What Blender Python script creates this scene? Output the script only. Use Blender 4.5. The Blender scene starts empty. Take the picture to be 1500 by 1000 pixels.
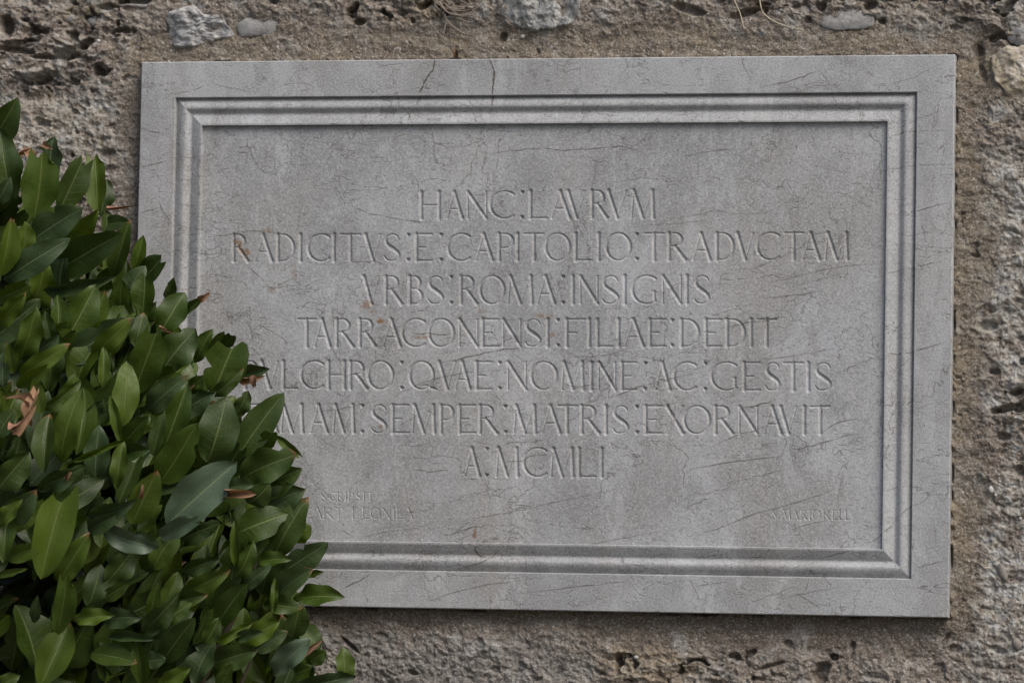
import bpy, math, random
import numpy as np
from mathutils import Vector, Matrix, Euler

# ------------------------------------------------------------------ camera, sky, sun, exposure
S = bpy.context.scene
COL = S.collection
CZ = 1.5                                   # height of the plaque's centre above the ground
cam_d = bpy.data.cameras.new('camera')
cam = bpy.data.objects.new('camera', cam_d)
COL.objects.link(cam)
cam.location = (1.2133, -5.9337, CZ - 0.4148)
cam.rotation_euler = (1.6371, -0.0185, 0.2059)
cam_d.lens = 148.2
cam_d.sensor_width = 36
cam_d.clip_start = 0.1
cam_d.clip_end = 400
cam_d.dof.use_dof = True
cam_d.dof.focus_distance = 5.98
cam_d.dof.aperture_fstop = 6.3
S.camera = cam

LDIR = Vector((0.66, -0.56, 1.0)).normalized()   # towards the light
elev = math.asin(LDIR.z)
azim = math.atan2(LDIR.x, LDIR.y)
w = bpy.data.worlds.new('World')
S.world = w
w.use_nodes = True
nt = w.node_tree
nt.nodes.clear()
sky = nt.nodes.new('ShaderNodeTexSky')
sky.sky_type = 'NISHITA'
sky.sun_disc = False
sky.sun_elevation = elev
sky.sun_rotation = azim
sky.dust_density = 4.0
sky.air_density = 1.0
bg = nt.nodes.new('ShaderNodeBackground')
bg.inputs[1].default_value = 0.085
out = nt.nodes.new('ShaderNodeOutputWorld')
nt.links.new(sky.outputs[0], bg.inputs[0])
nt.links.new(bg.outputs[0], out.inputs[0])
sun_d = bpy.data.lights.new('sun', 'SUN')
sun_d.energy = 1.75
sun_d.angle = math.radians(38)
sun_d.color = (1.0, 0.955, 0.90)
sun = bpy.data.objects.new('sun', sun_d)
COL.objects.link(sun)
sun.rotation_euler = LDIR.to_track_quat('Z', 'Y').to_euler()
S.view_settings.view_transform = 'Standard'
S.view_settings.look = 'None'
S.view_settings.exposure = 0.68
S.view_settings.gamma = 1
S.view_settings.use_curve_mapping = False

# ------------------------------------------------------------------ helpers
rnd = random.Random(7)
CAMM = Euler(cam.rotation_euler).to_matrix()
FPX = 1500 * 148.2 / 36


def at(px, py, y):
    """The point at distance y behind the plaque's front face that the photo shows at a pixel."""
    d = CAMM @ Vector(((px - 750) / FPX, (500 - py) / FPX, -1))
    t = (y - cam.location.y) / d.y
    return cam.location + d * t


def mesh_np(name, verts, faces, mat=None, smooth=False):
    verts = np.asarray(verts, np.float32)
    faces = np.asarray(faces, np.int32)
    me = bpy.data.meshes.new(name)
    n = len(faces)
    k = faces.shape[1]
    me.vertices.add(len(verts))
    me.vertices.foreach_set('co', verts.ravel())
    me.loops.add(n * k)
    me.loops.foreach_set('vertex_index', faces.ravel())
    me.polygons.add(n)
    me.polygons.foreach_set('loop_start', np.arange(0, n * k, k, dtype=np.int32))
    me.polygons.foreach_set('use_smooth', np.full(n, smooth, dtype=bool))
    me.update(calc_edges=True)
    if mat:
        me.materials.append(mat)
    return me


def link(name, me, parent=None):
    o = bpy.data.objects.new(name, me)
    COL.objects.link(o)
    if parent:
        o.parent = parent
    return o


def thing(name, label, cat, loc=(0, 0, 0), group=None):
    o = bpy.data.objects.new(name, None)
    COL.objects.link(o)
    o.location = loc
    o.empty_display_size = 0.1
    tag(o, label, cat, group)
    return o


def tag(o, label=None, cat=None, group=None, kind=None):
    if label: o['label'] = label
    if cat: o['category'] = cat
    if group: o['group'] = group
    if kind: o['kind'] = kind
    return o


def hash2(ix, iy, seed):
    h = (ix.astype(np.int64) * 374761393 + iy.astype(np.int64) * 668265263 + seed * 1442695041) & 0xFFFFFFFF
    h = ((h ^ (h >> 13)) * 1274126177) & 0xFFFFFFFF
    h = ((h ^ (h >> 16)) * 2246822519) & 0xFFFFFFFF
    return (h ^ (h >> 15)) & 0xFFFFFFFF


def pnoise(x, y, seed=0):
    ix = np.floor(x); iy = np.floor(y)
    fx = x - ix; fy = y - iy
    ux = fx * fx * fx * (fx * (fx * 6 - 15) + 10)
    uy = fy * fy * fy * (fy * (fy * 6 - 15) + 10)
    r = 0
    for dx in (0, 1):
        for dy in (0, 1):
            a = hash2(ix + dx, iy + dy, seed) / 4294967296.0 * 2 * np.pi
            g = np.cos(a) * (fx - dx) + np.sin(a) * (fy - dy)
            r = r + g * (ux if dx else 1 - ux) * (uy if dy else 1 - uy)
    return r * 1.5


def fbm(x, y, octaves=5, seed=0, gain=0.5, ridge=False):
    r = 0; a = 1.0; s = 0
    for i in range(octaves):
        n = pnoise(x * 2 ** i + 17.3 * i, y * 2 ** i - 9.1 * i, seed + i * 31)
        if ridge:
            n = 1 - 2 * np.abs(n)
        r = r + a * n; s += a; a *= gain
    return r / s


def sst(a, b, x):
    t = np.clip((x - a) / (b - a), 0, 1)
    return t * t * (3 - 2 * t)


class NT:
    """small wrapper for building a material's nodes"""
    def __init__(self, name):
        self.m = bpy.data.materials.new(name)
        self.m.use_nodes = True
        self.t = self.m.node_tree
        self.t.nodes.clear()
        self.out = self.t.nodes.new('ShaderNodeOutputMaterial')
        self.b = self.t.nodes.new('ShaderNodeBsdfPrincipled')
        self.t.links.new(self.b.outputs[0], self.out.inputs[0])

    def n(self, typ, ins=None, **kw):
        nd = self.t.nodes.new(typ)
        for k, v in kw.items():
            setattr(nd, k, v)
        for k, v in (ins or {}).items():
            self.set(nd.inputs[k], v)
        return nd

    def set(self, sock, v):
        if isinstance(v, bpy.types.NodeSocket):
            self.t.links.new(v, sock)
        else:
            sock.default_value = v

    def noise(self, vec, scale, detail=4, rough=0.55, dist=0.0):
        return self.n('ShaderNodeTexNoise', {'Vector': vec, 'Scale': scale, 'Detail': detail, 'Roughness': rough, 'Distortion': dist}).outputs[0]

    def math(self, op, a, b=0.0, c=0.0, clamp=False):
        return self.n('ShaderNodeMath', {0: a, 1: b, 2: c}, operation=op, use_clamp=clamp).outputs[0]

    def ramp(self, x, a, b, lo=0.0, hi=1.0):
        return self.n('ShaderNodeMapRange', {0: x, 1: a, 2: b, 3: lo, 4: hi}, interpolation_type='SMOOTHSTEP').outputs[0]

    def mix(self, f, a, b, mode='MIX'):
        nd = self.t.nodes.new('ShaderNodeMix')
        nd.data_type = 'RGBA'
        nd.blend_type = mode
        self.set(nd.inputs[0], f)
        self.set(nd.inputs[6], a)
        self.set(nd.inputs[7], b)
        return nd.outputs[2]

    def coord(self, kind='Object', scale=None, rot=None):
        c = self.n('ShaderNodeTexCoord').outputs[kind]
        if scale or rot:
            c = self.n('ShaderNodeMapping', {0: c, 2: rot or (0, 0, 0), 3: scale or (1, 1, 1)}).outputs[0]
        return c

    def bump(self, h, strength, dist, normal=None):
        nd = self.n('ShaderNodeBump', {'Height': h, 'Strength': strength, 'Distance': dist})
        if normal is not None:
            self.t.links.new(normal, nd.inputs['Normal'])
        return nd.outputs[0]


def C(r, g, b):
    return (r, g, b, 1)


# ------------------------------------------------------------------ materials
def limestone():
    k = NT('grey_limestone')
    co = k.coord('Object')
    base = C(0.33, 0.325, 0.33)
    cloud = k.ramp(k.noise(co, 7, 5, 0.6, 0.6), 0.36, 0.66)
    col = k.mix(cloud, C(0.266, 0.272, 0.276), C(0.360, 0.370, 0.378))
    # warm dirty patches and cool pale patches
    warm = k.ramp(k.noise(k.coord('Object', (1, 1, 0.6)), 5, 6, 0.6, 0.3), 0.46, 0.68)
    col = k.mix(k.math('MULTIPLY', warm, 0.7), col, C(0.290, 0.284, 0.272))
    cool = k.ramp(k.noise(k.coord('Object', (1, 1, 0.5)), 13, 5, 0.65, 0.5), 0.53, 0.72)
    col = k.mix(k.math('MULTIPLY', cool, 0.55), col, C(0.40, 0.405, 0.43))
    wash = k.ramp(k.noise(k.coord('Object', (1.6, 1, 0.45)), 9, 7, 0.72, 0.4), 0.54, 0.60)
    col = k.mix(k.math('MULTIPLY', wash, 0.42), col, C(0.43, 0.440, 0.448))
    soot = k.ramp(k.noise(k.coord('Object', (1.5, 1, 0.55)), 11, 7, 0.75, 0.2), 0.47, 0.40)
    col = k.mix(k.math('MULTIPLY', soot, 0.28), col, C(0.225, 0.222, 0.220))
    # secondary veins: thin wandering lines at several scales, rising to the right
    rt = k.coord('Object', (1.0, 1.0, 3.4), (0, math.radians(14), 0))
    veins = None
    for sc, wd, st, cc in ((3.2, 0.0042, 0.60, rt), (6.5, 0.0065, 0.52, rt), (5.0, 0.006, 0.5, k.coord('Object', (1.3, 1, 1.0))), (12, 0.010, 0.13, k.coord('Object', (1, 1, 1.3))), (6, 0.006, 0.26, k.coord('Object', (1.2, 1, 1.0), (0, math.radians(-50), 0)))):
        nn = k.noise(cc, sc, 5, 0.55, 0.25)
        ln = k.math('ABSOLUTE', k.math('SUBTRACT', nn, 0.5))
        ln = k.ramp(ln, 0.0, wd, st, 0.0)
        brk = k.ramp(k.noise(co, sc * 1.7, 3, 0.6), 0.42, 0.56)
        ln = k.math('MULTIPLY', ln, brk)
        veins = ln if veins is None else k.math('MAXIMUM', veins, ln)
    vor = k.n('ShaderNodeTexVoronoi', {'Vector': k.n('ShaderNodeVectorMath', {0: co, 1: k.n('ShaderNodeVectorMath', {0: k.n('ShaderNodeTexNoise', {'Vector': co, 'Scale': 18.0, 'Detail': 4.0}).outputs[1], 3: 0.06}, operation='SCALE').outputs[0]}, operation='ADD').outputs[0], 'Scale': 24.0}, feature='DISTANCE_TO_EDGE').outputs[0]
    cell = k.ramp(vor, 0.0, 0.026, 0.22, 0.0)
    cell = k.math('MULTIPLY', cell, k.ramp(k.noise(co, 9, 4, 0.7), 0.46, 0.62))
    veins = k.math('MAXIMUM', veins, cell)
    col = k.mix(veins, col, C(0.075, 0.066, 0.056))
    # sand-blasted grain
    g1 = k.noise(co, 330, 3, 0.85)
    col = k.mix(k.ramp(g1, 0.50, 0.70, 0, 0.55), col, C(0.54, 0.54, 0.56))
    col = k.mix(k.ramp(g1, 0.50, 0.30, 0, 0.55), col, C(0.13, 0.128, 0.128))
    pits = k.ramp(k.noise(co, 210, 2, 0.5), 0.30, 0.24, 0, 0.6)
    col = k.mix(pits, col, C(0.10, 0.09, 0.08))
    # rust brown blots on the carved field
    at_ = k.n('ShaderNodeAttribute', attribute_name='stain').outputs['Fac']
    blot = k.math('MULTIPLY', at_, k.ramp(k.noise(co, 120, 4, 0.7), 0.36, 0.56))
    col = k.mix(blot, col, C(0.20, 0.115, 0.06))
    k.set(k.b.inputs['Base Color'], col)
    k.set(k.b.inputs['Roughness'], 0.72)
    k.set(k.b.inputs['Specular IOR Level'], 0.32)
    n1 = k.bump(g1, 0.45, 0.0012)
    n2 = k.bump(k.math('ADD', k.math('MULTIPLY', veins, -1.0), k.math('MULTIPLY', k.noise(co, 60, 4, 0.6), 0.8)), 0.45, 0.0012, n1)
    k.set(k.b.inputs['Normal'], n2)
    return k.m


def vein_mat():
    k = NT('limestone_vein')
    co = k.coord('Object')
    k.set(k.b.inputs['Base Color'], k.mix(k.noise(co, 60, 3), C(0.085, 0.068, 0.052), C(0.15, 0.13, 0.11)))
    k.set(k.b.inputs['Roughness'], 0.9)
    st = k.n('ShaderNodeAttribute', attribute_name='strength').outputs['Fac']
    al = k.math('MULTIPLY', st, k.ramp(k.noise(co, 60, 3, 0.7), 0.30, 0.52, 0.25, 1.0), clamp=True)
    al = k.math('MULTIPLY', al, k.ramp(k.noise(co, 900, 1, 0.5), 0.3, 0.5, 0.6, 1.0))
    k.set(k.b.inputs['Alpha'], al)
    return k.m


def masonry_mat():
    k = NT('rubble_masonry')
    co = k.coord('Object')
    a = k.n('ShaderNodeAttribute', attribute_name='colour').outputs['Color']
    g = k.noise(co, 330, 4, 0.8)
    col = k.mix(k.ramp(g, 0.5, 0.66, 0, 0.75), a, C(0.66, 0.62, 0.58))
    col = k.mix(k.ramp(g, 0.48, 0.32, 0, 0.7), col, C(0.10, 0.08, 0.065))
    sp = k.noise(co, 150, 2, 0.6)
    col = k.mix(k.ramp(sp, 0.66, 0.70, 0, 0.8), col, C(0.72, 0.69, 0.64))
    col = k.mix(k.ramp(sp, 0.31, 0.27, 0, 0.6), col, C(0.06, 0.05, 0.045))
    k.set(k.b.inputs['Base Color'], col)
    k.set(k.b.inputs['Roughness'], 0.95)
    k.set(k.b.inputs['Specular IOR Level'], 0.15)
    n1 = k.bump(k.noise(co, 380, 4, 0.8), 1.0, 0.0035)
    n2 = k.bump(k.noise(co, 130, 5, 0.8), 0.9, 0.007, n1)
    k.set(k.b.inputs['Normal'], n2)
    return k.m


def stone_mat(name, a, b, c=None, streak=(1, 1, 1), sc=40, rough=0.85, bumpd=0.003, spotted=0.5):
    k = NT(name)
    co = k.coord('Object', streak)
    co0 = k.coord('Object')
    col = k.mix(k.ramp(k.noise(co, sc, 6, 0.7, 1.2), 0.38, 0.62), C(*a), C(*b))
    if c:
        col = k.mix(k.ramp(k.noise(co0, sc * 0.7, 5, 0.7), 0.52, 0.66, 0, 0.8), col, C(*c))
    g = k.noise(co0, 420, 3, 0.8)
    col = k.mix(k.ramp(g, 0.48, 0.32, 0, spotted), col, C(0.09, 0.08, 0.07))
    k.set(k.b.inputs['Base Color'], col)
    k.set(k.b.inputs['Roughness'], rough)
    k.set(k.b.inputs['Specular IOR Level'], 0.25)
    n1 = k.bump(k.noise(co, sc * 3, 6, 0.75, 0.8), 0.9, bumpd)
    k.set(k.b.inputs['Normal'], k.bump(g, 0.5, 0.001, n1))
    return k.m


def leaf_mat(name, dark, light, vein, rough=0.36, dry=False, trans=0.10):
    k = NT(name)
    uv = k.n('ShaderNodeUVMap').outputs[0]
    sp = k.n('ShaderNodeSeparateXYZ', {0: uv})
    u = k.math('SUBTRACT', k.math('MULTIPLY', sp.outputs[0], 2.0), 1.0)
    au = k.math('ABSOLUTE', u)
    v = sp.outputs[1]
    co = k.coord('Object')
    r1 = k.n('ShaderNodeObjectInfo').outputs['Random']
    r2 = k.n('ShaderNodeNewGeometry').outputs['Random Per Island']
    rr = k.math('FRACT', k.math('ADD', k.math('MULTIPLY', r1, 3.7), k.math('MULTIPLY', r2, 7.3)))
    vco = k.n('ShaderNodeCombineXYZ', {0: sp.outputs[0], 1: v, 2: k.math('MULTIPLY', rr, 9.0)}).outputs[0]
    mott = k.noise(vco, 5, 4, 0.6)
    f = k.math('ADD', k.math('MULTIPLY', mott, 0.7), k.math('MULTIPLY', rr, 0.55))
    col = k.mix(k.ramp(f, 0.30, 0.95), C(*dark), C(*light))
    # lateral veins run forward from the midrib
    ph = k.math('ADD', k.math('SUBTRACT', v, k.math('MULTIPLY', au, 0.13)), k.math('MULTIPLY', k.noise(vco, 3, 2), 0.05))
    sn = k.math('ABSOLUTE', k.math('SINE', k.math('MULTIPLY', ph, 27.0)))
    lat = k.math('MULTIPLY', k.ramp(sn, 0.10, 0.0, 0, 1), k.ramp(au, 1.0, 0.5, 0.1, 1.0))
    mid = k.ramp(au, 0.075, 0.02, 0, 1)
    if not dry:
        col = k.mix(k.math('MULTIPLY', lat, 0.36), col, C(*vein))
        col = k.mix(k.math('MULTIPLY', mid, 0.75), col, C(*vein))
        # brown scorched edges and spots on some of the leaves
        edge = k.math('MULTIPLY', k.ramp(k.math('ADD', v, k.math('MULTIPLY', k.noise(vco, 6, 3), 0.22)), 1.02, 1.08), k.ramp(rr, 0.78, 0.84))
        col = k.mix(k.math('MULTIPLY', edge, 0.8), col, C(0.19, 0.085, 0.035))
        spots = k.math('MULTIPLY', k.ramp(k.noise(vco, 11, 3, 0.6), 0.70, 0.74), k.ramp(rr, 0.3, 0.2))
        col = k.mix(k.math('MULTIPLY', spots, 0.6), col, C(0.12, 0.07, 0.03))
    dust = k.ramp(k.noise(co, 60, 5, 0.7), 0.55, 0.75, 0, 0.14)
    col = k.mix(dust, col, C(0.16, 0.15, 0.12))
    back = k.n('ShaderNodeNewGeometry').outputs['Backfacing']
    col = k.mix(k.math('MULTIPLY', back, 0.6), col, C(light[0] * 1.5, light[1] * 1.35, light[2] * 1.6))
    k.set(k.b.inputs['Base Color'], col)
    k.set(k.b.inputs['Roughness'], k.ramp(k.noise(vco, 8, 3), 0.3, 0.7, rough - 0.05, rough + 0.16))
    k.set(k.b.inputs['Specular IOR Level'], 0.36)
    h = k.math('ADD', k.math('MULTIPLY', lat, -0.5), k.math('MULTIPLY', mid, -1.0))
    h = k.math('ADD', h, k.math('MULTIPLY', k.noise(vco, 22, 4, 0.65), 0.8))
    k.set(k.b.inputs['Normal'], k.bump(h, 0.5, 0.0012))
    if trans:
        tr = k.n('ShaderNodeBsdfTranslucent', {0: k.mix(0.5, col, C(light[0] * 1.6, light[1] * 1.6, light[2] * 0.6))})
        ms = k.n('ShaderNodeMixShader', {0: trans, 1: k.b.outputs[0], 2: tr.outputs[0]})
        k.t.links.new(ms.outputs[0], k.out.inputs[0])
    return k.m


def bark_mat():
    k = NT('twig_bark')
    co = k.coord('Object')
    k.set(k.b.inputs['Base Color'], k.mix(k.noise(co, 120, 4), C(0.035, 0.025, 0.018), C(0.09, 0.07, 0.045)))
    k.set(k.b.inputs['Roughness'], 0.85)
    k.set(k.b.inputs['Normal'], k.bump(k.noise(co, 300, 4), 0.6, 0.001))
    return k.m


def plain_mat(name, a, b, sc=200, rough=0.8):
    k = NT(name)
    co = k.coord('Object')
    k.set(k.b.inputs['Base Color'], k.mix(k.noise(co, sc, 4), C(*a), C(*b)))
    k.set(k.b.inputs['Roughness'], rough)
    k.set(k.b.inputs['Normal'], k.bump(k.noise(co, sc * 2, 3), 0.5, 0.001))
    return k.m


M_LIME = limestone()
M_VEIN = vein_mat()
M_WALL = masonry_mat()
M_BARK = bark_mat()
LM = {
    'D': leaf_mat('leaf_dark_green', (0.018, 0.036, 0.005), (0.036, 0.060, 0.009), (0.11, 0.14, 0.05)),
    'M': leaf_mat('leaf_mid_green', (0.028, 0.053, 0.005), (0.053, 0.084, 0.008), (0.13, 0.17, 0.05)),
    'Y': leaf_mat('leaf_young_green', (0.036, 0.066, 0.004), (0.062, 0.098, 0.005), (0.12, 0.155, 0.032), 0.5, trans=0.16),
    'B': leaf_mat('leaf_glossy_green', (0.024, 0.045, 0.013), (0.043, 0.070, 0.022), (0.11, 0.145, 0.07), 0.38),
    'P': leaf_mat('leaf_pale_dusty_green', (0.055, 0.085, 0.050), (0.080, 0.115, 0.068), (0.13, 0.17, 0.09), 0.42),
}
M_DRY = leaf_mat('leaf_dried_brown', (0.10, 0.052, 0.028), (0.27, 0.155, 0.09), (0.2, 0.1, 0.05), 0.7, dry=True, trans=0.12)

# ------------------------------------------------------------------ ground
gx = np.concatenate([-np.geomspace(120, 3, 14), np.linspace(-2.5, 2.5, 60), np.geomspace(3, 120, 14)])
gy = np.concatenate([-np.geomspace(120, 6, 14), np.linspace(-5.6, 0.35, 60)])
GX, GY = np.meshgrid(gx, gy)
GZ = fbm(GX * 1.3, GY * 1.3, 4, 5) * 0.02 * (np.abs(GX) < 20)


def grid_faces(nr, nc):
    i = np.arange(nr * nc).reshape(nr, nc)
    return np.stack([i[:-1, :-1], i[:-1, 1:], i[1:, 1:], i[1:, :-1]], -1).reshape(-1, 4)


k = NT('packed_earth')
co = k.coord('Object')
col = k.mix(k.noise(co, 2.5, 6), C(0.07, 0.065, 0.05), C(0.12, 0.11, 0.09))
col = k.mix(k.ramp(k.noise(co, 70, 4, 0.7), 0.5, 0.7, 0, 0.6), col, C(0.27, 0.25, 0.22))
k.set(k.b.inputs['Base Color'], col)
k.set(k.b.inputs['Roughness'], 0.95)
k.set(k.b.inputs['Normal'], k.bump(k.noise(co, 50, 6, 0.7), 0.8, 0.02))
gr = link('ground', mesh_np('ground', np.stack([GX, GY, GZ], -1).reshape(-1, 3), grid_faces(*GX.shape), k.m, True))
tag(gr, kind='structure')

# ------------------------------------------------------------------ rubble wall
PW, PH = 0.600, 0.398            # half width and half height of the plaque
wall = thing('rubble_wall', 'old rough wall of weathered rubble and brown mortar around the stone tablet', 'wall', (0, 0, 0))


def axis(lo, hi, a, b, step, grow=1.09, mx=0.12):
    mid = list(np.arange(a, b + 1e-9, step))
    l = []; s = step; x = a
    while x > lo:
        s = min(s * grow, mx); x -= s; l.append(x)
    r = []; s = step; x = mid[-1]
    while x < hi:
        s = min(s * grow, mx); x += s; r.append(x)
    return np.array(l[::-1] + mid + r)


WX = axis(-4.0, 4.5, -0.82, 0.74, 0.00165)
WZ = axis(-CZ - 0.05, 1.6, -0.52, 0.52, 0.00165)
X, Z = np.meshgrid(WX, WZ)
# how far outside the plaque's outline, with a wandering edge for the mortar bed
dx = np.abs(X) - PW
dz = np.abs(Z) - PH
sd = np.where((dx > 0) & (dz > 0), np.hypot(np.maximum(dx, 0), np.maximum(dz, 0)), np.maximum(dx, dz))
wob = fbm(X * 10, Z * 10, 6, 3, 0.66)
edge = np.where(Z > PH, 0.050, np.where(X > PW, 0.046, np.where(Z < -PH, 0.036, 0.034)))
# far below the plaque on the right the plaster thins out
mort = 1 - sst(edge - 0.020, edge + 0.022, sd + wob * 0.055)
mort = np.where(sd < 0.012, 1, mort * (0.75 + 0.25 * sst(0.25, 0.0, wob)))
# domain warp gives the folded, eaten look
qx = X + 0.020 * fbm(X * 14, Z * 14, 3, 11)
qz = Z + 0.020 * fbm(X * 14, Z * 14, 3, 12)
big = fbm(qx * 6, qz * 8, 4, 20)
lump = fbm(qx * 22, qz * 30, 5, 21, 0.58)
rid = fbm(qx * 26, qz * 55, 4, 22, 0.55, ridge=True)
fine = fbm(X * 130, Z * 130, 4, 23, 0.62)
crumb = fbm(X * 260, Z * 260, 3, 27, 0.7, ridge=True)


def blob(px, py, rx, ry, rot=0.0):
    """soft mask of an ellipse given by its place on the wall in photo pixels (1 px is about 1 mm)"""
    c = at(px, py, 0.03)
    ax = (X - c.x) * 1000; az = (Z + CZ - c.z) * 1000
    ca, sa = math.cos(rot), math.sin(rot)
    u = (ax * ca + az * sa) / rx; v = (-ax * sa + az * ca) / ry
    n = wob * 1.1 + lump * 0.7
    return u * u + v * v + n


poro = np.clip(sst(1.6, 0.3, blob(70, 60, 170, 75)) + sst(1.5, 0.4, blob(590, 5, 110, 26)) + 0.6 * sst(1.5, 0.4, blob(1250, -5, 260, 20))
               + sst(1.4, 0.4, blob(1500, 590, 50, 60)) * 0.7 + sst(1.5, 0.4, blob(1450, 30, 80, 40)) + sst(1.4, 0.4, blob(1000, 985, 130, 30)) * 0.8, 0, 1)
hole_n = fbm(qx * 30, qz * 44, 4, 25, 0.5)
holes = sst(0.20, 0.34, hole_n) * (0.15 + 0.85 * poro)
far = np.clip((np.maximum(np.abs(X) - 0.8, np.abs(Z) - 0.55)) / 0.3, 0, 1)
holes = holes * (1 - 0.6 * far)
med = fbm(qx * 60, qz * 75, 4, 28, 0.6)
Y = 0.021 - 0.010 * big - 0.009 * lump * (0.6 + 0.9 * poro) - 0.003 * rid * (0.2 + 1.6 * poro) + 0.019 * holes - 0.0048 * med
Y = Y - 0.0030 * fine - 0.0018 * crumb
YM = 0.021 - 0.0035 * fbm(X * 14, Z * 30, 4, 41) - 0.0020 * fbm(X * 110, Z * 140, 4, 42, 0.65) - 0.0012 * crumb + 0.004 * sst(0.38, 0.6, fbm(X * 50, Z * 60, 3, 43)) - 0.003 * fbm(X * 45, Z * 60, 3, 44)
# mortar slumps away from the slab's edge
YM = YM + 0.003 * np.clip(sd / 0.04, 0, 1)
lip = sst(0.05, 0.45, fbm(X * 55, Z * 55, 4, 45)) * sst(0.010, 0.001, np.abs(sd))
YM = YM - 0.007 * lip
YM = YM + 0.008 * sst(0.1, 0.3, -fbm(X * 18, Z * 18, 4, 46)) * sst(0.0040, 0.0016, np.abs(sd))
# narrow drop right under the slab and beside it
Y = Y * (1 - mort) + YM * mort
PITS = [(15, 38, 10, 15, 0.045, 0), (52, 47, 15, 8, 0.02, .3), (112, 78, 26, 9, 0.03, .25), (30, 76, 30, 5, 0.024, -.15), (75, 86, 34, 4, 0.022, -.05),
        (128, 66, 14, 6, 0.03, .5), (160, 12, 12, 5, 0.025, 0), (176, 36, 3, 4, 0.03, 0), (205, 3, 26, 6, 0.03, 0), (150, 105, 12, 12, 0.018, .5),
        (85, 110, 6, 5, 0.015, 0), (62, 118, 22, 4, 0.015, .2), (528, 33, 9, 5, 0.03, 0), (516, 18, 8, 7, 0.02, 0), (590, 20, 9, 5, 0.02, 0), (570, 30, 7, 5, .018, 0),
        (606, 32, 5, 5, .02, 0), (630, 10, 9, 9, .02, 0), (405, 4, 8, 6, .02, 0), (738, 56, 5, 8, .02, -.4), (1010, 15, 26, 7, .02, -.3), (1095, 20, 24, 6, .025, .25),
        (1120, 16, 7, 8, .025, 0), (1205, 12, 8, 7, .025, 0), (1278, 9, 12, 7, .035, .3), (1274, 30, 7, 7, .022, 0), (1293, 32, 5, 5, .02, 0), (1185, 30, 6, 5, .015, 0),
        (1300, 0, 20, 5, .02, 0), (1380, 0, 20, 4, .02, 0), (1478, 12, 18, 7, .035, .8), (1462, 55, 12, 5, .025, .4), (1432, 75, 8, 10, .012, 0), (1400, 42, 12, 5, .012, 0),
        (1436, 82, 6, 22, .01, 0), (1440, 110, 5, 14, .012, .3), (1490, 575, 12, 6, .035, .2), (1470, 600, 28, 6, .03, .25), (1458, 545, 10, 6, .02, 0), (1430, 375, 6, 3, .012, 0),
        (1448, 478, 14, 7, .016, 0), (1470, 640, 10, 7, .02, 0), (907, 972, 5, 15, .03, 0), (916, 960, 9, 4, .02, 0), (1222, 962, 6, 5, .03, 0), (1205, 985, 12, 16, .03, -.4),
        (1128, 975, 20, 3, .018, .3), (1100, 958, 10, 4, .018, .6), (515, 945, 16, 3, .018, -.7), (606, 984, 8, 4, .02, -.3), (728, 980, 9, 6, .012, 0), (560, 930, 10, 5, .008, -.2),
        (165, 225, 9, 5, .012, .2), (108, 228, 3, 3, .02, 0), (115, 195, 4, 3, .012, 0), (62, 180, 14, 6, .012, -.3), (155, 232, 16, 14, .006, 0), (40, 135, 5, 9, .012, 0),
        (1400, 950, 10, 6, .012, 0), (1460, 950, 16, 5, .012, -.3), (1495, 690, 8, 8, .02, 0), (1385, 938, 3, 12, .01, -.6), (1250, 945, 4, 6, .015, 0), (1155, 942, 6, 5, .012, 0)]
for px, py, rx, ry, dp, ro in PITS:
    b = blob(px, py, rx, ry, ro)
    Y = Y + dp * 0.55 * sst(1.35, 0.35, b)
YLOW = Y
# horizontal shelves over the hollow upper left rock
shelf = sst(1.2, 0.2, blob(70, 82, 110, 34))
Y = Y - 0.014 * shelf * sst(-0.1, 0.5, fbm(qx * 9, qz * 60, 3, 51))

# colour of the wall's own materials
def lay(c, m, col):
    return c * (1 - m[..., None]) + np.array(col) * m[..., None]


t1 = fbm(X * 11, Z * 14, 5, 61, 0.6); t2 = fbm(X * 17 + 3, Z * 17, 5, 62, 0.6); t3 = fbm(X * 40, Z * 40, 4, 63, 0.6); t4 = fbm(X * 8, Z * 8, 4, 64)
cw = np.zeros(X.shape + (3,)) + np.array((0.225, 0.180, 0.145))
cw = lay(cw, sst(0.0, 0.30, t1), (0.275, 0.232, 0.195))
cw = lay(cw, sst(0.10, 0.42, t2) * 0.9, (0.36, 0.335, 0.31))
cw = lay(cw, sst(0.05, 0.35, -t2) * 0.75, (0.155, 0.115, 0.095))
cw = lay(cw, sst(0.18, 0.40, t4) * 0.55, (0.27, 0.205, 0.125))
cw = lay(cw, sst(0.22, 0.42, t3) * 0.8, (0.40, 0.385, 0.37))
cw = lay(cw, sst(0.22, 0.42, -t3) * 0.7, (0.135, 0.10, 0.085))
# pale crystalline rubble low on the right and left of the plaque, greyer rubble under the plaque
pale = sst(1.3, 0.2, blob(1470, 850, 90, 150)) * 0.75 + sst(1.4, 0.3, blob(60, 190, 150, 90)) * 0.6 + sst(1.5, 0.3, blob(1470, 400, 60, 220)) * 0.7
cw = lay(cw, np.clip(pale, 0, 1) * sst(-0.35, 0.3, fine + t3), (0.56, 0.52, 0.47))
grey = sst(1.4, 0.3, blob(650, 975, 280, 55))
cw = lay(cw, grey * 0.55, (0.23, 0.215, 0.205))
och = sst(1.3, 0.2, blob(950, 975, 80, 40)) * .6 + sst(1.2, .2, blob(1480, 120, 40, 45)) * .5 + sst(1.2, .2, blob(50, 175, 60, 40)) * .35
cw = lay(cw, np.clip(och, 0, 1) * 0.8, (0.30, 0.215, 0.125))
cm = np.zeros(X.shape + (3,)) + np.array((0.185, 0.146, 0.108))
cm = lay(cm, sst(0.0, 0.35, t1) * 0.8, (0.225, 0.175, 0.120))
cm = lay(cm, sst(0.0, 0.35, t2) * 0.7, (0.240, 0.205, 0.175))
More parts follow.
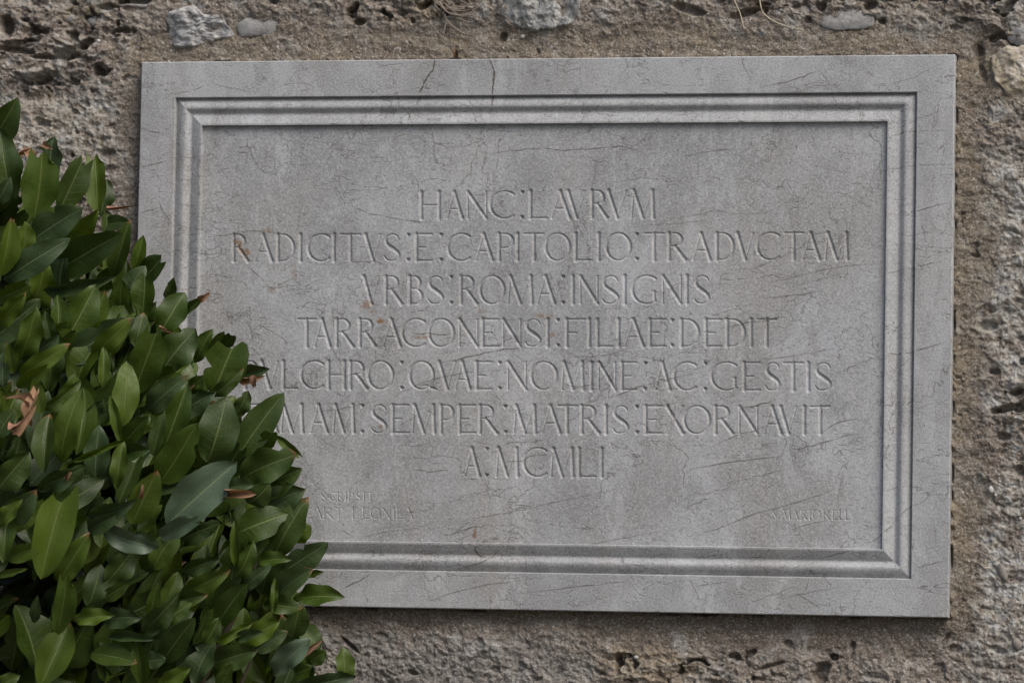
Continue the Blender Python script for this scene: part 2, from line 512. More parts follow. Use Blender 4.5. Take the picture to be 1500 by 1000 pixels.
cm = lay(cm, sst(0.05, 0.35, -t3) * 0.6, (0.12, 0.088, 0.066))
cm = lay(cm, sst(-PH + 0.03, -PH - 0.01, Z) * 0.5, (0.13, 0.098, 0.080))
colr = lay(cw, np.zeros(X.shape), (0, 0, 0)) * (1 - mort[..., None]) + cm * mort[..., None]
t5 = fbm(X * 105, Z * 120, 4, 65, 0.65)
mm = (1 - 0.55 * mort)
colr = lay(colr * np.array((1.58, 1.66, 1.70)), sst(0.10, 0.45, t5) * 0.75 * mm, (0.62, 0.58, 0.54))
colr = lay(colr, sst(0.12, 0.45, -t5) * 0.65 * mm, (0.20, 0.165, 0.14))
colr = np.clip(colr * np.array((0.94, 0.945, 0.935)), 0.02, 0.62)
# colour follows the fine relief, slightly darker in its small hollows
colr = colr * (0.94 + 0.12 * np.clip(fine + 0.5, 0, 1))[..., None]

V = np.stack([X, Y, Z + CZ], -1).reshape(-1, 3)
F = grid_faces(*X.shape)
# leave out the part that the slab covers
cxy = V[F].mean(1)
keep = ~((np.abs(cxy[:, 0]) < PW - 0.02) & (np.abs(cxy[:, 2] - CZ) < PH - 0.02))
F = F[keep]
used = np.zeros(len(V), bool); used[F.ravel()] = True
remap = np.cumsum(used) - 1
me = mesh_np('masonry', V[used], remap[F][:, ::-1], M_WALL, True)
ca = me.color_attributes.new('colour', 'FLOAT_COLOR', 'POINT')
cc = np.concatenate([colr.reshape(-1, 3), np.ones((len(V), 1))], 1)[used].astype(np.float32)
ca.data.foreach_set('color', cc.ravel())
mo = link('masonry', me, wall)
# body of the wall behind its face, with top and ends
bv = [(x, y, z) for x in (-4.3, 4.8) for y in (0.16, 0.75) for z in (-0.05, 3.22)]
bf = [(0, 1, 3, 2), (4, 6, 7, 5), (0, 4, 5, 1), (2, 3, 7, 6), (1, 5, 7, 3), (0, 2, 6, 4)]
bm_ = mesh_np('core', bv, bf, stone_mat('wall_core', (0.18, 0.15, 0.12), (0.27, 0.23, 0.19), sc=8, bumpd=0.01))
link('core', bm_, wall)

interpX, interpZ = WX, WZ


def wall_y(x, z):
    """the wall face's depth at a point (z measured from the plaque's centre)"""
    i = min(max(np.searchsorted(WX, x), 0), len(WX) - 1)
    j = min(max(np.searchsorted(WZ, z), 0), len(WZ) - 1)
    return float(Y[j, i])


# individual stones set in the wall: outline polygons, domed and rough, rooted in the mortar
def stone(name, poly, dome, mat, lbl, seed, rough=0.004, nr=18, na=72, rfreq=40, aniso=(1, 1), back=0.02, rise=0.0):
    pts = [at(px, py, 0.02) for px, py in poly]
    cx = sum(p.x for p in pts) / len(pts); cz = sum(p.z for p in pts) / len(pts)
    P = np.array([(p.x - cx, p.z - cz) for p in pts])
    ang = np.linspace(0, 2 * np.pi, na, endpoint=False)
    rad = []
    for a in ang:
        d = np.array((math.cos(a), math.sin(a))); best = 0.001
        for i in range(len(P)):
            p, q = P[i], P[(i + 1) % len(P)]
            e = q - p; den = d[0] * e[1] - d[1] * e[0]
            if abs(den) < 1e-12: continue
            t = (p[0] * e[1] - p[1] * e[0]) / den
            s = (p[0] * d[1] - p[1] * d[0]) / den
            if t > 0 and -1e-6 <= s <= 1 + 1e-6: best = max(best, t)
        rad.append(best)
    rad = np.array(rad)
    rad = (rad + np.roll(rad, 1) + np.roll(rad, -1)) / 3
    rad = rad * (1.10 + 0.20 * fbm(np.cos(ang) * 2.2 + seed, np.sin(ang) * 2.2, 4, seed, 0.65))
    vs = []
    fr = np.linspace(0, 1, nr)[1:] ** 0.8
    yc = wall_y(cx, cz - CZ)
    ys = np.median([wall_y(cx + P[i, 0] * .9, cz - CZ + P[i, 1] * .9) for i in range(len(P))])
    base = min(ys, 0.028) + 0.003 - rise
    RR = np.concatenate([[[0] * na], fr[:, None] * rad[None, :]])
    AA = np.repeat(ang[None, :], nr, 0)
    xx = RR * np.cos(AA); zz = RR * np.sin(AA)
    f = np.concatenate([[0], fr])[:, None]
    n = fbm((xx + seed) * rfreq * aniso[0], (zz + seed) * rfreq * aniso[1], 5, seed, 0.6)
    n2 = fbm((xx + seed) * rfreq * 0.4, (zz + seed) * rfreq * 0.4, 3, seed + 5)
    yy = base - dome * (1 - f ** 2.2) - rough * n - rough * n2 * 1.6 + back * 0.6 * sst(0.90, 1.0, f)
    Vv = np.stack([xx + cx, yy, zz + cz], -1).reshape(-1, 3)
    i = np.arange(nr * na).reshape(nr, na)
    j = np.roll(i, -1, 1)
    Ff = np.stack([i[:-1], j[:-1], j[1:], i[1:]], -1).reshape(-1, 4)
    o = link('stone', mesh_np('stone', Vv, Ff, mat, True), wall)
    tag(o, lbl)
    return o


M_S1 = stone_mat('pale_schist', (0.40, 0.40, 0.41), (0.66, 0.65, 0.63), (0.30, 0.30, 0.30), (1, 1, 1.8), 48, bumpd=0.008)
M_S2 = stone_mat('smooth_grey_stone', (0.25, 0.25, 0.25), (0.35, 0.345, 0.33), None, (1, 1, 1), 30, bumpd=0.002)
M_S3 = stone_mat('quartz_grey_stone', (0.25, 0.255, 0.265), (0.60, 0.59, 0.55), (0.24, 0.245, 0.26), (1.6, 1, 1), 44, bumpd=0.008)
M_S4 = stone_mat('ochre_stone', (0.38, 0.32, 0.22), (0.54, 0.49, 0.42), (0.62, 0.60, 0.56), (1, 1, 1), 40, bumpd=0.006)
M_PEB = stone_mat('pebble_grey', (0.17, 0.155, 0.14), (0.25, 0.23, 0.205), None, (1, 1, 1), 60, 0.7, 0.0006, spotted=0.2)
M_PEBW = stone_mat('pebble_white', (0.42, 0.41, 0.38), (0.55, 0.53, 0.50), None, (1, 1, 1), 60, 0.7, 0.0006, spotted=0.1)
stone('stone', [(246, 22), (262, 14), (285, 8), (298, 22), (322, 22), (336, 40), (345, 52), (318, 58), (290, 66), (256, 68), (248, 50)], 0.004, M_S1, 'pale grey flaky stone', 3, 0.009, 30, 110, 50, (1, 1.6), rise=0.0055)
stone('stone', [(346, 36), (362, 26), (392, 26), (412, 32), (402, 48), (372, 52), (350, 54)], 0.004, M_S2, 'smooth dark grey stone', 9, 0.002, rise=0.003)
stone('stone', [(732, 22), (745, -12), (800, -30), (838, -14), (850, 8), (840, 34), (812, 42), (780, 44), (748, 36)], 0.004, M_S3, 'large grey and white stone', 14, 0.008, 30, 110, 45, rise=0.0055)
stone('stone', [(1200, 22), (1225, 10), (1255, 12), (1278, 24), (1282, 36), (1262, 42), (1225, 44), (1202, 40)], 0.003, M_S2, 'smooth grey stone', 19, 0.002, rise=0.004)
stone('stone', [(92, 20), (104, 20), (110, 28), (104, 34), (94, 32)], 0.004, M_S3, 'small pale stone', 23, 0.001, 10, 30)
stone('stone', [(124, 26), (138, 22), (146, 32), (138, 40), (126, 36)], 0.005, M_S2, 'small bluish grey stone', 24, 0.001, 10, 30)
stone('stone', [(1452, 84), (1470, 72), (1500, 66), (1535, 72), (1550, 110), (1530, 150), (1500, 158), (1478, 140), (1458, 118)], 0.005, M_S4, 'ochre stone with a pale patch', 31, 0.008, 30, 110, 50, rise=0.006)
stone('stone', [(1478, 40), (1500, 30), (1530, 30), (1540, 50), (1520, 66), (1490, 66), (1474, 58)], 0.008, M_S2, 'dark grey stone', 33, 0.003)


def pebble(px, py, rx, ry, rot, mat, lbl, deep=0.4):
    c = at(px, py, 0.024)
    y0 = wall_y(c.x, c.z - CZ)
    nu, nv = 16, 10
    vs = []
    for i in range(nv + 1):
        th = math.pi * i / nv
        for j in range(nu):
            ph = 2 * math.pi * j / nu
            a = math.sin(th) * math.cos(ph); b = math.cos(th); g = math.sin(th) * math.sin(ph)
            wv = 1 + 0.08 * math.sin(3 * ph + px) * math.sin(th)
            x = a * rx * wv; z = b * ry * wv
            xr = x * math.cos(rot) - z * math.sin(rot); zr = x * math.sin(rot) + z * math.cos(rot)
            vs.append((c.x + xr / 1000, y0 - 0.001 + g * min(rx, ry) * 0.75 / 1000, c.z + zr / 1000))
    i = np.arange((nv + 1) * nu).reshape(nv + 1, nu); j = np.roll(i, -1, 1)
    Ff = np.stack([i[:-1], i[1:], j[1:], j[:-1]], -1).reshape(-1, 4)
    o = link('pebble', mesh_np('pebble', vs, Ff, mat, True), wall)
    tag(o, lbl)


pebble(1469, 838, 6, 13, 0.35, M_PEB, 'long dark pebble')
pebble(1482, 885, 5, 9.5, -0.6, M_PEB, 'slanting grey pebble')
pebble(1490, 943, 7, 9, 0.3, M_PEB, 'round brown pebble')
pebble(1452, 717, 4, 5, 0.2, M_PEBW, 'white pebble')
pebble(1459, 725, 2.2, 2.2, 0, M_PEBW, 'tiny white pebble')
pebble(1465, 705, 2, 1.6, 0, M_PEBW, 'tiny white pebble')
pebble(1495, 759, 2.4, 2.4, 0, M_PEBW, 'tiny white pebble')
pebble(933, 962, 3.5, 3, 0, M_PEBW, 'small pale pebble')
pebble(766, 54, 3.5, 3, 0, M_PEBW, 'small cream pebble')
pebble(146, 61, 3, 3, 0, M_PEBW, 'small cream pebble')

# ------------------------------------------------------------------ the plaque
plaque = thing('stone_plaque', 'grey limestone tablet with moulded border and carved Latin inscription on the wall', 'plaque', (0, 0, CZ))
DP = 0.007          # how deep the lettered field lies behind the border's face
# profile across the border: distance from the outer edge, depth (metres)
BORD = [(0.0000, 0.040), (0.0000, 0.0014), (0.0014, 0.0), (0.0030, 0.0), (0.0510, 0.0), (0.0525, 0.0)]
MOUL = [(0.0525, 0.0), (0.0532, 0.0004), (0.0545, 0.0074)]
for i in range(1, 25):
    t = i / 24
    s = 0.0545 + t * (0.0925 - 0.0545)
    if t < 0.36:
        y = 0.0074 - 0.0062 * math.sin(t / 0.36 * math.pi / 2) ** 1.0
    elif t < 0.62:
        y = 0.0012 + 0.0056 * (0.5 - 0.5 * math.cos((t - 0.36) / 0.26 * math.pi))
    else:
        y = 0.0068 - 0.0066 * ((t - 0.62) / 0.38) ** 0.85
    MOUL.append((s, y))
MOUL += [(0.0945, 0.0002), (0.0958, 0.0080)]
INS = 0.0956


def plaque_depth(x, z):
    """front surface of the slab without the lettering"""
    s = min(PW - abs(x), PH - abs(z))
    if s < 0.0525: return 0.0
    if s > INS - 0.0005: return DP
    for (a, ya), (b, yb) in zip(MOUL[:-1], MOUL[1:]):
        if a <= s <= b and b > a:
            return ya + (yb - ya) * (s - a) / (b - a)
    return 0.0


def sweep(profile, name):
    """four mitred strips of a profile round the rectangle; each with enough cuts to be slightly uneven"""
    vs, fs = [], []
    sides = [((-1, 1), (1, 1)), ((1, 1), (1, -1)), ((1, -1), (-1, -1)), ((-1, -1), (-1, 1))]
    for si, (A, B) in enumerate(sides):
        n = 260
        o = len(vs)
        for i in range(n + 1):
            t = i / n
            for (s, y) in profile:
                a = np.array((A[0] * (PW - s), A[1] * (PH - s))); b = np.array((B[0] * (PW - s), B[1] * (PH - s)))
                p = a + (b - a) * t
                vs.append((p[0], y, p[1]))
        m = len(profile)
        for i in range(n):
            for j in range(m - 1):
                q = o + i * m + j
                fs.append((q, q + m, q + m + 1, q + 1))
    V = np.array(vs)
    # the hand-cut edges are never dead straight
    inner = V[:, 1] < 0.02
    V[:, 1] += inner * 0.00025 * fbm(V[:, 0] * 14, V[:, 2] * 14, 3, 71)
    k_ = fbm(V[:, 0] * 60, V[:, 2] * 60, 4, 73, 0.6)
    V[:, 1] += inner * 0.00018 * k_
    chip = sst(0.42, 0.62, fbm(V[:, 0] * 35, V[:, 2] * 35, 3, 74))
    sv = np.minimum(PW - np.abs(V[:, 0]), PH - np.abs(V[:, 2]))
    arris = (V[:, 1] < 0.0009) & ((sv < 0.002) | (np.abs(sv - 0.0525) < 0.0009) | (np.abs(sv - 0.0945) < 0.001))
    V[:, 1] += arris * inner * chip * 0.0011
    me = mesh_np(name, V, fs, M_LIME, False)
    return me


bo = link('border', sweep(BORD, 'border'), plaque)
mo_ = link('moulding', sweep(MOUL, 'moulding'), plaque)
for p in mo_.data.polygons: p.use_smooth = False
# smooth only the curved part of the moulding
m = len(MOUL)
sm = np.zeros(len(mo_.data.polygons), bool)
for idx in range(len(sm)):
    j = idx % (m - 1)
    sm[idx] = 3 <= j <= m - 4
mo_.data.polygons.foreach_set('use_smooth', sm)

# ---- glyphs as strokes on a unit box; 1 = thick stroke, smaller = hairline
TK, TN = 1.0, 0.56


def arcp(cx, cy, rx, ry, a0, a1, n=18, wf=None):
    r = []
    for i in range(n + 1):
        a = math.radians(a0 + (a1 - a0) * i / n)
        wv = TN + (TK - TN) * abs(math.cos(a)) ** 1.3 if wf is None else wf(i / n)
        r.append((cx + rx * math.cos(a), cy + ry * math.sin(a), wv))
    return r


def ln(x0, y0, x1, y1, w_, s0=False, s1=False):
    return ('L', [(x0, y0, w_), (x1, y1, w_)], s0, s1)


def catmull(p, n=5):
    r = []
    p = [p[0]] + p + [p[-1]]
    for i in range(1, len(p) - 2):
        for k_ in range(n):
            t = k_ / n
            r.append(tuple(0.5 * (2 * b + (c - a) * t + (2 * a - 5 * b + 4 * c - d) * t * t + (-a + 3 * b - 3 * c + d) * t ** 3) for a, b, c, d in zip(p[i - 1], p[i], p[i + 1], p[i + 2])))
    r.append(p[-2])
    return r


SP = catmull([(.86, .82, .5), (.78, .93, .55), (.52, 1.0, .5), (.24, .93, .7), (.12, .76, .95), (.24, .60, 1.05), (.50, .48, 1.15), (.78, .34, 1.0), (.88, .20, .9), (.74, .05, .6), (.45, 0.0, .5), (.18, .04, .55), (.04, .16, .5)])
STEM = lambda x: ln(x, 0, x, 1, TK, True, True)
G = {
    'I': [STEM(0.5)],
    'H': [STEM(0), STEM(1), ln(0, .5, 1, .5, TN)],
    'A': [ln(0, 0, .47, 1, TN, True, False), ln(.47, 1, 1, 0, TK, True, True), ln(.20, .35, .80, .35, TN)],
    'V': [ln(0, 1, .5, 0, TK, True, True), ln(.5, 0, 1, 1, TN * .8, False, True)],
    'N': [ln(0, 0, 0, 1, TN, True, True), ln(0, 1, 1, 0, TK, False, False), ln(1, 0, 1, 1, TN, False, True)],
    'M': [ln(0, 0, .10, 1, TN, True, False), ln(.10, 1, .52, .0, TK, True, False), ln(.52, 0.02, .93, 1, TN * .8), ln(.95, 1, 1, 0, TK, True, True)],
    'L': [STEM(0), ln(0, 0, 1, 0, TN + .1)],
    'E': [STEM(0), ln(0, 0, 1, 0, TN + .1), ln(0, .5, .58, .5, TN), ln(0, 1, 1, 1, TN + .1)],
    'F': [STEM(0), ln(0, .5, .55, .5, TN), ln(0, 1, 1, 1, TN + .1)],
    'T': [ln(.5, 0, .5, 1, TK, True, False), ln(0, 1, 1, 1, TN + .1)],
    'O': [('L', arcp(.5, .5, .5, .51, 0, 360, 36), False, False)],
    'Q': [('L', arcp(.42, .5, .42, .51, 0, 360, 36), False, False), ('L', catmull([(.45, .10, .5), (.60, .13, .7), (.78, .04, .9), (.98, -.03, .5)]), False, False)],
    'C': [('L', arcp(.6, .5, .6, .51, 52, 308, 30), False, False)],
    'G': [('L', arcp(.6, .5, .6, .51, 52, 308, 30), False, False), ln(.93, .10, .93, .42, TK * .8, False, True)],
    'D': [STEM(0), ln(0, 1, .3, 1, TN), ln(0, 0, .3, 0, TN), ('L', arcp(.3, .5, .7, .5, 90, -90, 20), False, False)],
    'P': [STEM(0), ln(0, 1, .4, 1, TN), ln(0, .47, .4, .47, TN), ('L', arcp(.42, .735, .52, .265, 90, -90, 14), False, False)],
    'R': [STEM(0), ln(0, 1, .35, 1, TN), ln(0, .52, .35, .52, TN), ('L', arcp(.35, .76, .40, .24, 90, -90, 14), False, False), ln(.36, .52, 1, 0, TK, False, True)],
    'B': [STEM(0), ln(0, 1, .4, 1, TN), ln(0, .54, .5, .54, TN), ln(0, 0, .5, 0, TN), ('L', arcp(.4, .77, .42, .23, 90, -90, 12), False, False), ('L', arcp(.45, .27, .52, .27, 90, -90, 14), False, False)],
    'S': [('L', SP, False, False)],
    'X': [ln(0, 1, 1, 0, TK, True, True), ln(0, 0, 1, 1, TN * 1.35, True, True)],
}
# every line: (y top left, y base left, x left), (y top right, y base right, x right), glyphs with their left and right edges
LINES = [
    ((281.5, 320, 616), (279, 319, 957), 1.0, [('H', 617, 643), ('A', 655, 677), ('N', 685, 712), ('C', 718, 753), (':', 765, 0), ('L', 777, 801), ('A', 808, 834), ('V', 832, 857), ('R', 867, 889), ('V', 891, 917), ('M', 925, 957)]),
    ((344, 382.5, 341), (341, 380, 1241), 1.0, [('R', 342, 363), ('A', 374, 398), ('D', 407, 430), ('I', 440, 440), ('C', 451, 483), ('I', 489, 489), ('T', 499, 527), ('V', 535, 558), ('S', 562, 587), (':', 598, 0), ('E', 610, 632), (':', 646, 0), ('C', 656, 689), ('A', 697, 721), ('P', 731, 752), ('I', 758, 758), ('T', 768, 796), ('O', 799, 834), ('L', 843, 867), ('I', 877, 877), ('O', 888, 923), (':', 933, 0), ('T', 944, 972), ('R', 980, 1004), ('A', 1015, 1040), ('D', 1050, 1074), ('V', 1080, 1103), ('C', 1109, 1142), ('T', 1149, 1176), ('A', 1176, 1200), ('M', 1209, 1241)]),
    ((405, 445, 533), (404, 444.4, 1041), 1.0, [('V', 533, 555), ('R', 565, 588), ('B', 600, 618), ('S', 626, 651), (':', 661, 0), ('R', 675, 698), ('O', 703, 738), ('M', 744, 779), ('A', 787, 812), (':', 825, 0), ('I', 839, 839), ('N', 850, 875), ('S', 881, 908), ('I', 915, 915), ('G', 926, 961), ('N', 971, 997), ('I', 1006, 1006), ('S', 1016, 1041)]),
    ((467.5, 507.5, 436), (468, 507, 1137), 1.0, [('T', 436, 462), ('A', 461, 483), ('R', 493, 517), ('R', 527, 550), ('A', 561, 586), ('C', 589, 623), ('O', 628, 664), ('N', 673, 699), ('E', 707, 730), ('N', 737, 762), ('S', 768, 794), ('I', 802, 802), (':', 817, 0), ('F', 830, 856), ('I', 863, 863), ('L', 875, 897), ('I', 906, 906), ('A', 915, 942), ('E', 952, 975), (':', 985, 0), ('D', 998, 1023), ('E', 1034, 1056), ('D', 1065, 1090), ('I', 1100, 1100), ('T', 1109, 1137)]),
    ((529, 568.7, 358), (531.7, 571.7, 1218), 1.0, [('P', 359, 376), ('V', 383, 407), ('L', 415, 435), ('C', 441, 474), ('H', 481, 504), ('R', 513, 537), ('O', 539, 575), (':', 588, 0), ('Q', 600, 641), ('V', 643, 667), ('A', 667, 688), ('E', 698, 720), (':', 732, 0), ('N', 744, 770), ('O', 778, 815), ('M', 823, 854), ('I', 866, 866), ('N', 877, 901), ('E', 911, 932), (':', 945, 0), ('A', 960, 981), ('C', 987, 1020), (':', 1033, 0), ('G', 1042, 1079), ('E', 1090, 1113), ('S', 1120, 1144), ('T', 1148, 1176), ('I', 1184, 1184), ('S', 1193, 1219)]),
    ((592.5, 633, 362), (595.6, 635, 1215), 1.0, [('F', 362, 380), ('A', 384, 406), ('M', 412, 443), ('A', 455, 479), ('M', 488, 518), (':', 531, 0), ('S', 543, 568), ('E', 575, 598), ('M', 604, 636), ('P', 646, 664), ('E', 673, 696), ('R', 703, 727), (':', 740, 0), ('M', 753, 784), ('A', 794, 820), ('T', 817, 844), ('R', 852, 877), ('I', 887.5, 887.5), ('S', 897, 922), (':', 933, 0), ('E', 946, 970), ('X', 977, 1000), ('O', 1002, 1039), ('R', 1048, 1073), ('N', 1083, 1109), ('A', 1119, 1144), ('V', 1143, 1167), ('I', 1178, 1178), ('T', 1188, 1215)]),
    ((656, 697, 682), (657, 698, 881), 1.0, [('A', 681, 702), (':', 713, 0), ('M', 727, 758), ('C', 767, 801), ('M', 807, 839), ('L', 848, 872), ('I', 881, 881)]),
    ((720.7, 733, 470), (720.9, 733.3, 547), 0.52, [('S', 470, 477), ('C', 483, 492), ('R', 495, 502), ('I', 506.5, 506.5), ('P', 511.5, 517), ('S', 521, 529), ('I', 533, 533), ('T', 538, 547)]),
    ((743.7, 759, 445), (744, 759.5, 605), 0.58, [('C', 445, 457), ('A', 460, 471), ('R', 475, 487), ('T', 490, 502), ('L', 517, 524), ('E', 532, 540), ('O', 543, 556), ('N', 561, 571), ('I', 577, 577), ('L', 582, 590), ('A', 592, 605)]),
    ((746.7, 760.3, 1132), (746.9, 760.6, 1245), 0.50, [('S', 1132, 1138), ('.', 1141, 0), ('M', 1147, 1157), ('A', 1160, 1169), ('R', 1174, 1181), ('T', 1182, 1190), ('O', 1190.5, 1201), ('R', 1206.5, 1215), ('E', 1220, 1226), ('L', 1230, 1235), ('L', 1239, 1245)]),
]


def pl(px, py):
    p = at(px, py, DP)
    return p.x, p.z - CZ


# grid of the lettered field: fine where there are letters, coarse elsewhere
PX0, PZ0 = PW - INS, PH - INS


def band_axis(lo, hi, bands, fine_, coarse):
    v = [lo]
    x = lo
    while x < hi - 1e-9:
        s = fine_ if any(a - fine_ <= x <= b for a, b in bands) else coarse
        for a, b in bands:
            if x < a - fine_ and x + s > a: s = max(a - x, 1e-4)
        x = min(x + s, hi)
        v.append(x)
    return np.array(v)


zb = []
for L0, L1, wk, gl in LINES:
    zs = [pl(L0[2], L0[0])[1], pl(L0[2], L0[1])[1], pl(L1[2], L1[0])[1], pl(L1[2], L1[1])[1]]
    zb.append((min(zs) - 0.005, max(zs) + 0.005))
AX = band_axis(-PX0, PX0, [(pl(338, 400)[0] - .004, pl(1248, 400)[0] + .004)], 0.00082, 0.006)
AZ = band_axis(-PZ0, PZ0, zb, 0.00082, 0.0035)
HX, HZ = np.meshgrid(AX, AZ)
DEP = np.zeros(HX.shape)
GID = np.full(HX.shape, -1, int)
gid = 0
gnames = []


def carve(pts, rads, slope, maxd, gi):
    """V-cut along a polyline whose half-width varies"""
    for (x0, z0), (x1, z1), r0, r1 in zip(pts[:-1], pts[1:], rads[:-1], rads[1:]):
        r = max(r0, r1)
        i0, i1 = np.searchsorted(AX, [min(x0, x1) - r, max(x0, x1) + r])
        j0, j1 = np.searchsorted(AZ, [min(z0, z1) - r, max(z0, z1) + r])
        if i1 <= i0 or j1 <= j0: continue
        gx_ = HX[j0:j1, i0:i1]; gz_ = HZ[j0:j1, i0:i1]
        ex, ez = x1 - x0, z1 - z0
        q = ex * ex + ez * ez + 1e-12
        t = np.clip(((gx_ - x0) * ex + (gz_ - z0) * ez) / q, 0, 1)
        d = np.hypot(gx_ - x0 - t * ex, gz_ - z0 - t * ez)
        h = np.minimum((r0 + (r1 - r0) * t - d) * slope, maxd)
        better = h > DEP[j0:j1, i0:i1]
        DEP[j0:j1, i0:i1][better] = h[better]
        GID[j0:j1, i0:i1][better & (h > 0)] = gi


for L0, L1, wk, gl in LINES:
    for ch, xa, xb in gl:
        f = (xa - L0[2]) / max(L1[2] - L0[2], 1)
        yt = L0[0] + (L1[0] - L0[0]) * f; yb = L0[1] + (L1[1] - L0[1]) * f
        h = (yb - yt) / 1000.0
        big_ = wk == 1.0
        W = 0.0034 if big_ else 0.0014
        sl = 0.66 if big_ else 0.55
        jit = lambda a: rnd.uniform(-a, a)
        if ch in ':.':
            spots = [(yb - 1.5)] if ch == '.' else [yt + 1, yb - 1.5]
            for sy in spots:
                x, z = pl(xa + jit(.4), sy)
                r = 0.0030 if big_ else 0.0012
                carve([(x - r * .4, z + r * .35), (x + r * .45, z + r * .2), (x - r * .1, z - r * .5), (x - r * .4, z + r * .35)], [r * .75] * 4, 1.5, 0.004, gid)
                gnames.append('interpunct'); gid += 1
            continue
        for kind_, P, s0, s1 in G[ch]:
            pts = []
            for (u, v, wv) in P:
                xx = xa + (xb - xa) * u if xb > xa else xa
                yy = yb + (yt - yb) * v
                pts.append(pl(xx, yy))
            rad = [W * p[2] for p in P]
            if kind_ == 'L' and len(P) == 2:      # stems swell slightly towards their ends
                (x0, z0), (x1, z1) = pts
                pts = [(x0 + (x1 - x0) * t, z0 + (z1 - z0) * t) for t in (0, .12, .5, .88, 1)]
                k0, k1 = (1.16 if s0 else 1.0), (1.16 if s1 else 1.0)
                rad = [rad[0] * k0, rad[0] * 1.02, rad[0] * .95, rad[0] * 1.02, rad[0] * k1]
            carve(pts, rad, sl, 0.0040, gid)
            for flag, (x, z) in ((s0, pts[0]), (s1, pts[-1])):
                if flag:
                    hw = W * (1.55 if P[0][2] > .7 else 1.25)
                    carve([(x - hw, z), (x, z), (x + hw, z)], [W * .16, W * .42, W * .16], sl, 0.003, gid)
        gnames.append('letter'); gid += 1

Yp = DP + DEP + 0.00015 * fbm(HX * 40, HZ * 40, 3, 81)
# scuffed arrises: the cut edges are a bit uneven
Yp = Yp + 0.00010 * fbm(HX * 400, HZ * 400, 2, 82) * (DEP > 0)
Vp = np.stack([HX, Yp, HZ], -1).reshape(-1, 3)
Fp = grid_faces(*HX.shape)[:, ::-1]
g = GID.ravel(); dd = DEP.ravel()
fg = g[Fp]; fd = dd[Fp]
best = fg[np.arange(len(Fp)), fd.argmax(1)]
cnt = (fd > 0.00005).sum(1)
face_id = np.where(cnt >= 2, best, -1)

stain = np.zeros(HX.shape)
for px, py, rx, ry, s_ in [(347, 356, 6, 7, 1), (360, 371, 8, 7, 1), (353, 366, 5, 5, .8), (392, 338, 9, 3, .6), (536, 447, 12, 6, .7), (560, 469, 8, 5, 1.1), (545, 456, 8, 3, .5), (617, 494, 13, 3, .7),
                           (795, 463, 14, 4, .6), (708, 456, 8, 3, .5), (808, 490, 5, 5, .6), (696, 780, 3, 9, .8), (430, 397, 6, 14, .35), (400, 424, 6, 5, .5), (560, 625, 5, 4, .6)]:
    x, z = pl(px, py)
    n = fbm((HX - x) * 90, (HZ - z) * 90, 3, int(px))
    stain = np.maximum(stain, s_ * sst(1.5, 0.2, ((HX - x) * 1000 / rx) ** 2 + ((HZ - z) * 1000 / ry) ** 2 + n * 1.6))
stv = stain.ravel().astype(np.float32)


def submesh(name, mask, parent):
    fs = Fp[mask]
    if len(fs) == 0: return None
    ids, inv = np.unique(fs.ravel(), return_inverse=True)
    me = mesh_np(name, Vp[ids], inv.reshape(-1, 4), M_LIME, False)
    a = me.attributes.new('stain', 'FLOAT', 'POINT')
    a.data.foreach_set('value', stv[ids])
    return link(name, me, parent)


panel = submesh('panel', face_id < 0, plaque)
order = np.argsort(face_id, kind='stable')
srt = face_id[order]
for i in range(gid):
    a, b = np.searchsorted(srt, [i, i + 1])
    if b > a:
        submesh(gnames[i], order[a:b], panel)

